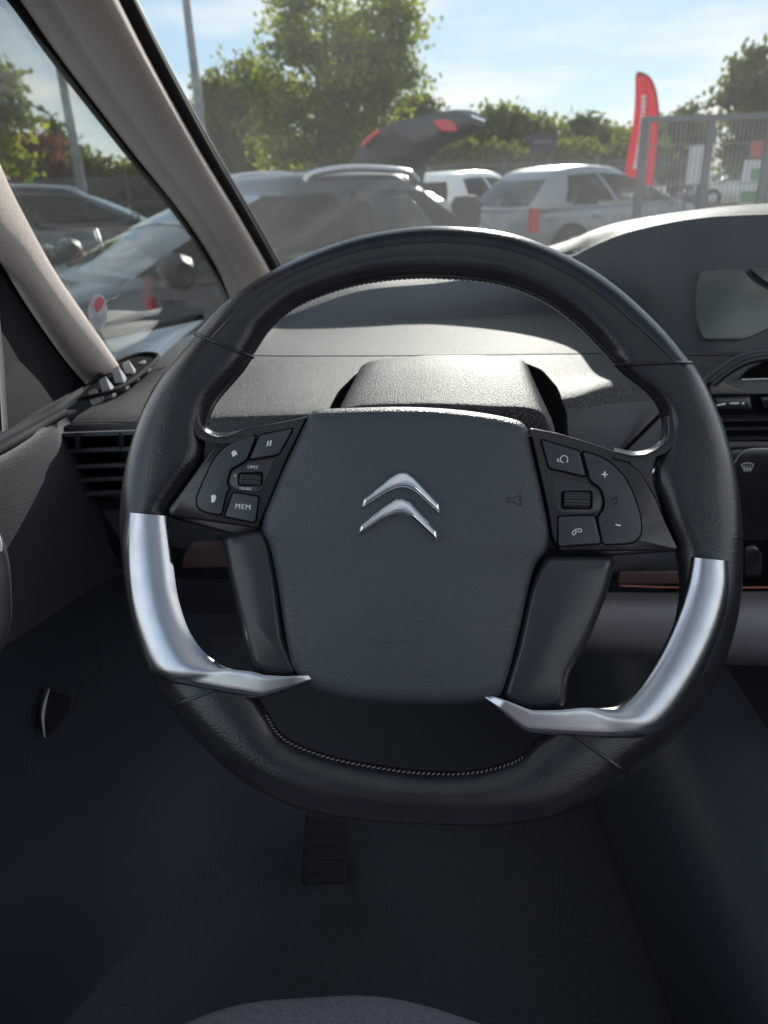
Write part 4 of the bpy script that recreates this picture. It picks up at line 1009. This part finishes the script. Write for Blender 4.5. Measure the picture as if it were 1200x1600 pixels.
# padded saddles where the grips run into the spokes
for pth in ([(317, 640), (321, 664), (336, 676), (362, 676), (396, 667)], [(1036, 650), (1035, 682), (1020, 699), (992, 706), (960, 700)]):
    rows = []
    for h_, dy_ in ((-.014, 10), (-.010, 3), (-.002, -1), (.006, 1), (.012, 7), (.0135, 16)):
        rows.append([Wl(a + (dy_ * (-.9 if pth[0][0] < 600 else .9) if i < 2 else 0), b + (dy_ if i >= 1 else 0), h_) for i, (a, b) in enumerate(pth)])
    vs, fs = loft(rows, 5, 4); mk('thumb_rest', vs, fs, leather_low, wheel)
# satin silver inserts
def band(name, edges, m, hb, crest, n=6, prof=None, parent=wheel):
    def mixed(pts, k):
        a = cr(pts[:k + 1], n)[:-1]; m_ = len(pts)
        for i in range(k, m_ - 1):
            for t_ in range(n): a.append(pts[i].lerp(pts[i + 1], t_ / n))
        a.append(pts[-1].copy())
        return [a[0]] + [(a[i - 1] + a[i] * 2 + a[i + 1]) / 4 for i in range(1, len(a) - 1)] + [a[-1]]
    o = mixed(V2([e[0] for e in edges]), 6); q = mixed(V2([e[1] for e in edges]), 6)
    for i in range(len(o)):                       # the insert runs right out to the edges of the rim
        k_ = max(0, 1 - i / (len(o) * .62)); d_ = (o[i] - q[i]).normalized()
        o[i] = o[i] + d_ * 5 * min(1, k_ * 4); q[i] = q[i] - d_ * 4 * min(1, k_ * 4)
    ts = [0, .0, .04, .09, .15, .25, .38, .5, .62, .74, .85, .93, 1, 1]
    pv = [0, .25, .52, .76, .9, .98, 1, .99, .95, .86, .7, .5, .28, 0]
    pa = [0, .25, .5, .68, .76, .80, .82, .84, .86, .88, .9, .9, .88, 0]
    vs, fs = [], []
    L_ = len(o)
    for i in range(L_):
        endf = min(1, (L_ - 1 - i + .35) / 5.0) ** .5
        w = max(0, min(1, (i / (L_ - 1) - .48) / .14)); w = w * w * (3 - 2 * w)
        for k, t in enumerate(ts):
            p = o[i].lerp(q[i], t)
            if k == 0 or k == len(ts) - 1: h = hb - .006
            else: h = hb + crest * (pv[k] * (1 - w) + pa[k] * w) * endf
            vs.append(Wl(p.x, p.y, h))
    K = len(ts)
    for i in range(L_ - 1):
        for k in range(K - 1): fs.append((i * K + k, (i + 1) * K + k, (i + 1) * K + k + 1, i * K + k + 1))
    fs.append(tuple(range(K))); fs.append(tuple(range((L_ - 1) * K, L_ * K)))
    return mk(name, vs, fs, m, parent, ang=55)
band('silver_insert', [((203, 801), (258, 806)), ((197, 850), (263, 850)), ((199, 900), (268, 892)), ((206, 950), (275, 937)), ((219, 1000), (291, 985)), ((236, 1045), (315, 1020)), ((258, 1065), (345, 1041)),
                       ((295, 1072), (368, 1047)), ((350, 1083), (392, 1049)), ((408, 1092), (414, 1055)), ((455, 1076), (450, 1057)), ((501, 1058), (494, 1054))], silver, .0135, .0085)
band('silver_insert', [((1133, 876), (1084, 871)), ((1134, 920), (1077, 915)), ((1125, 970), (1061, 965)), ((1105, 1025), (1036, 1020)), ((1075, 1082), (1003, 1072)), ((1040, 1130), (972, 1103)), ((1005, 1152), (945, 1108)),
                       ((955, 1154), (908, 1106)), ((888, 1150), (872, 1110)), ((820, 1145), (830, 1110)), ((787, 1117), (797, 1097)), ((754, 1088), (764, 1085))], silver, .0135, .0085)
# thin black lip beside the silver
# spoke covers, lengthened so the dark ends imitate dark reflections on the silver arms
def spoke(name, outl, c, hb, hc):
    plate(name, outl, Wl, -.012, hb + hc, .008, satin, wheel, bpx=12, r=14, ang=70)
spoke('spoke_cover', [(346, 838), (412, 824), (424, 850), (436, 920), (446, 1000), (472, 1056), (450, 1060), (412, 1059), (392, 1042), (374, 970), (358, 900)], (402, 930), .006, .007)
spoke('spoke_cover', [(850, 868), (962, 868), (948, 930), (920, 1000), (888, 1056), (884, 1106), (830, 1113), (796, 1100), (782, 1090), (806, 1010), (826, 920)], (866, 970), .006, .007)
# rear carrier joining hub and rim
plate('hub_carrier', [(345, 700), (480, 660), (830, 680), (990, 735), (1062, 862), (900, 872), (850, 900), (810, 1075), (470, 1050), (420, 850), (262, 808)], Wl, -.035, -.004, .004, satin, wheel, r=10)

# airbag cover
ab = [(479, 655), (486, 645), (500, 640), (560, 637), (640, 636), (720, 641), (790, 652), (820, 664), (828, 690), (842, 750), (854, 806), (858, 836), (854, 858), (838, 880), (828, 910), (812, 985), (790, 1068), (770, 1092), (700, 1100), (600, 1098), (510, 1084), (462, 1052), (447, 1000), (436, 930), (427, 880), (420, 852), (410, 830), (412, 806), (424, 776), (446, 724)]
abc = cr(V2(ab), 4, True)
HR = [-.008, .008, .0125, .0155, .0175]
def abh(k, s, q):
    base = HR[k] if k < len(HR) else .0175
    return base + (0 if k == 0 else .011 * (1 - s * s))
dome('airbag_cover', abc, (640, 860), Wl, abh, airbag_m, wheel, rings=(1, 1, .992, .978, .955, .9, .82, .72, .6, .47, .34, .2, .08), ang=70)
abo = [o for o in wheel.children if o.name.startswith('airbag_cover')][0]
def hab(x, y):
    """height of the cover at a picture position"""
    d = Vector((x - 640, y - 860)); s = min(1, math.hypot(d.x / 210, d.y / 228)); return .0175 + .011 * (1 - s * s)
# twin chevrons
def chev(outl):
    o = outl
    mp = lambda x, y, h: Wl(x, y, hab(x, y) + h)
    return plate('emblem_chevron', o, mp, -.004, .0058, .0050, chrome, abo, bpx=7.5, r=3, ang=60)
chev([(563, 796), (566, 779), (608, 744), (622, 735), (636, 735), (648, 743), (688, 786), (689, 806), (646, 768), (632, 763), (620, 764), (606, 770)])
chev([(558, 838), (561, 821), (602, 788), (617, 778), (630, 777), (643, 784), (684, 829), (685, 849), (642, 811), (628, 805), (616, 806), (602, 812)])
text('AIRBAG', .0058, abo, Wl(611, 1000, hab(611, 1000) + .0004), R(-3), airbag_m, .0004, spacing=1.25)
for (cx_, cy_) in ((459, 757), (806, 781)):
    hs_ = MB()
    def hl(pts): hs_.tube([Wl(cx_ + a, cy_ + b, hab(cx_ + a, cy_ + b) + .0012) for a, b in pts], .0005, 6)
    hl([(-12, -3), (-6, -3), (8, -7), (8, 8), (-6, 3), (-12, 3), (-12, -3)])
    hs_.build('horn_symbol', airbag_m, abo)

# switch panels
pl_ = [(481, 650), (462, 655), (440, 659), (383, 669), (352, 682), (330, 702), (312, 728), (262, 796), (264, 806), (404, 826), (412, 806), (428, 768), (450, 716)]
pr_ = [(826, 668), (870, 676), (930, 694), (968, 708), (1000, 736), (1024, 776), (1040, 815), (1060, 856), (1056, 861), (874, 861), (862, 840), (857, 806), (845, 750), (832, 694)]
plate('switch_panel', pl_, Wl, -.012, .0125, .003, gloss_black, wheel, bpx=3, r=5, ang=35)
plate('switch_panel', pr_, Wl, -.012, .0125, .003, gloss_black, wheel, bpx=3, r=5, ang=35)
def zl(x, y): return (180 + x * .3125, 620 + y * .3125)
def zr_(x, y): return (820 + x * .20833, 660 + y * .20833)
def grow(pts, d): return [tuple(p) for p in inset(V2(pts), -d)]
def button(outl, h=.0150, r=4, label=None, gap=True, bpx=2, m=None):
    o = outl
    b = plate('button', o, Wl, .010, h, .0010, m or button_m, wheel, bpx=bpx, r=r, ang=30)
    if label: b['label'] = label
    if gap: plate('button_gap', grow(outl, 2.0), Wl, .010, .01275, .0001, gap_m, b, bpx=.1, r=r + 1)
    return b
rk = button([zl(*p) for p in [(705, 192), (600, 222), (540, 258), (490, 320), (440, 425), (406, 510), (412, 556), (450, 576), (530, 592), (556, 478), (572, 464), (556, 430), (576, 362), (655, 318)]], r=6, label='kidney shaped rocker with seek arrows')
b1 = button([zl(*p) for p in [(724, 192), (888, 158), (818, 288), (672, 314)]], label='pause button')
b2 = button([zl(*p) for p in [(590, 478), (718, 500), (700, 628), (548, 600)]], label='MEM button')
# recess and scroll wheel left
rec = plate('scroll_recess', rounded([zl(*p) for p in [(585, 366), (660, 330), (800, 304), (735, 470), (700, 478), (596, 462), (566, 428)]], 5, 3), Wl, .010, .0132, .0008, satin, wheel, bpx=1, ang=30)
plate('recess_floor', rounded([zl(*p) for p in [(612, 380), (740, 372), (738, 448), (612, 448)]], 5, 3), Wl, .0125, .0136, .0002, gap_m, rec, bpx=.5)
def scroll(x0, y0, x1, y1, rot):
    c = ((x0 + x1) / 2, (y0 + y1) / 2); rad = (y1 - y0) / 2 * WD / F
    ca, sa = math.cos(rot), math.sin(rot)
    rows = []
    hw_ = (x1 - x0) / 2
    for xx, k in ((-hw_, .78), (-hw_ + 2, 1), (hw_ - 2, 1), (hw_, .78)):
        row = []
        for j in range(36):
            a = 2 * math.pi * j / 36; rr = rad * k * (1.0 if j % 3 else .88)
            yy = rr * math.cos(a) * F / WD
            row.append(Wl(c[0] + xx * ca - yy * sa, c[1] + xx * sa + yy * ca, .0128 + rr * math.sin(a) * .9))
        rows.append(row)
    vs, fs = loft(rows, 1, 1, True)
    return mk('scroll_wheel', vs, fs, satin, wheel, ang=25)
scroll(*zl(622, 388), *zl(728, 446), R(3))
scroll(*zr_(292, 520), *zr_(490, 640), R(2))
rocker2 = button([zr_(*p) for p in [(432, 216), (560, 254), (650, 306), (740, 400), (810, 530), (866, 700), (876, 800), (860, 870), (800, 908), (584, 916), (548, 706), (590, 660), (604, 590), (570, 490), (494, 440)]], r=7, label='curved volume rocker with plus and minus')
vb = button([zr_(*p) for p in [(122, 130), (408, 214), (456, 405), (184, 342)]], label='voice command button')
pb = button([zr_(*p) for p in [(252, 706), (522, 698), (572, 908), (252, 930)]], label='telephone button')
rec2 = plate('scroll_recess', rounded([zr_(*p) for p in [(196, 386), (480, 452), (560, 500), (592, 590), (566, 664), (500, 684), (244, 676)]], 6, 3), Wl, .010, .0132, .0008, satin, wheel, bpx=1, ang=30)
plate('recess_floor', rounded([zr_(*p) for p in [(272, 510), (510, 510), (510, 652), (272, 652)]], 6, 3), Wl, .0125, .0136, .0002, gap_m, rec2, bpx=.5)

# printed symbols
HP = .0152
def sym(name, polys, parent, m=white_print, w=None):
    mb = MB()
    for pts in polys:
        mb.tube([Wl(a, b, HP) for a, b in pts], w or .00035, 6)
    return mb.build(name, m, parent)
def symplate(name, outl, parent, m=white_print): return plate(name, outl, Wl, .0145, .01535, .0001, m, parent, bpx=.2)
symplate('pause_mark', [(418, 689), (420.4, 688.6), (418.8, 697), (416.4, 697.4)], b1)
symplate('pause_mark', [(422.4, 688.4), (424.8, 688), (423.2, 696.6), (420.8, 697)], b1)
symplate('seek_arrow', [(361, 708), (365, 703.5), (369.5, 705.5), (371, 711), (368.5, 710.5), (366, 713), (362.5, 713.5), (363, 710)], rk)
symplate('seek_arrow', [(330, 774), (336, 773), (338, 777), (336, 783), (332, 786), (330, 783)], rk)
text('MEM', .0044, b2, Wl(379.5, 792, HP), R(-5), extr=.0001, spacing=1.1)
text('LIMIT', .0027, rec, Wl(395, 730, .0134), R(-5), extr=.0001)
text('CRUISE', .0022, rec, Wl(383.5, 763.5, .0134), R(-5), extr=.0001)
text('0', .0024, rec, Wl(367.5, 743.5, .0134), R(-5), extr=.0001)
symplate('plus_sign', [(940, 740), (943.6, 740.2), (943.8, 736.6), (945.8, 736.6), (945.9, 740.4), (949.6, 740.6), (949.6, 742.4), (945.9, 742.3), (945.8, 746), (943.8, 746), (943.6, 742.2), (940, 742)], rocker2)
symplate('minus_sign', [(962, 818.6), (970, 820), (969.7, 822.2), (961.7, 820.8)], rocker2)
sym('speaker_symbol', [[(954, 783), (957, 780.5), (963, 776.5), (965.5, 787), (959, 787.5), (954.5, 786.5), (954, 783)]], rocker2, satin, .0004)
sym('voice_symbol', [[(876, 720.5), (876.2, 715), (879, 712.2), (883.5, 712), (886.5, 714.5), (887, 719), (886, 722.5)], [(876, 720.5), (878, 722.5), (880.5, 722.5)], [(870, 718), (872.5, 722), (874.5, 720)], [(871.5, 716.5), (873.5, 719)]], vb, w=.0003)
sym('telephone_symbol', [[(894.5, 831.5), (899, 827.5), (905.5, 826), (908.5, 827), (908.6, 830.5), (904.5, 831.5), (903.5, 829.5), (899.5, 831), (899.6, 834), (896, 836), (894.3, 834), (894.5, 831.5)]], pb, w=.0003)
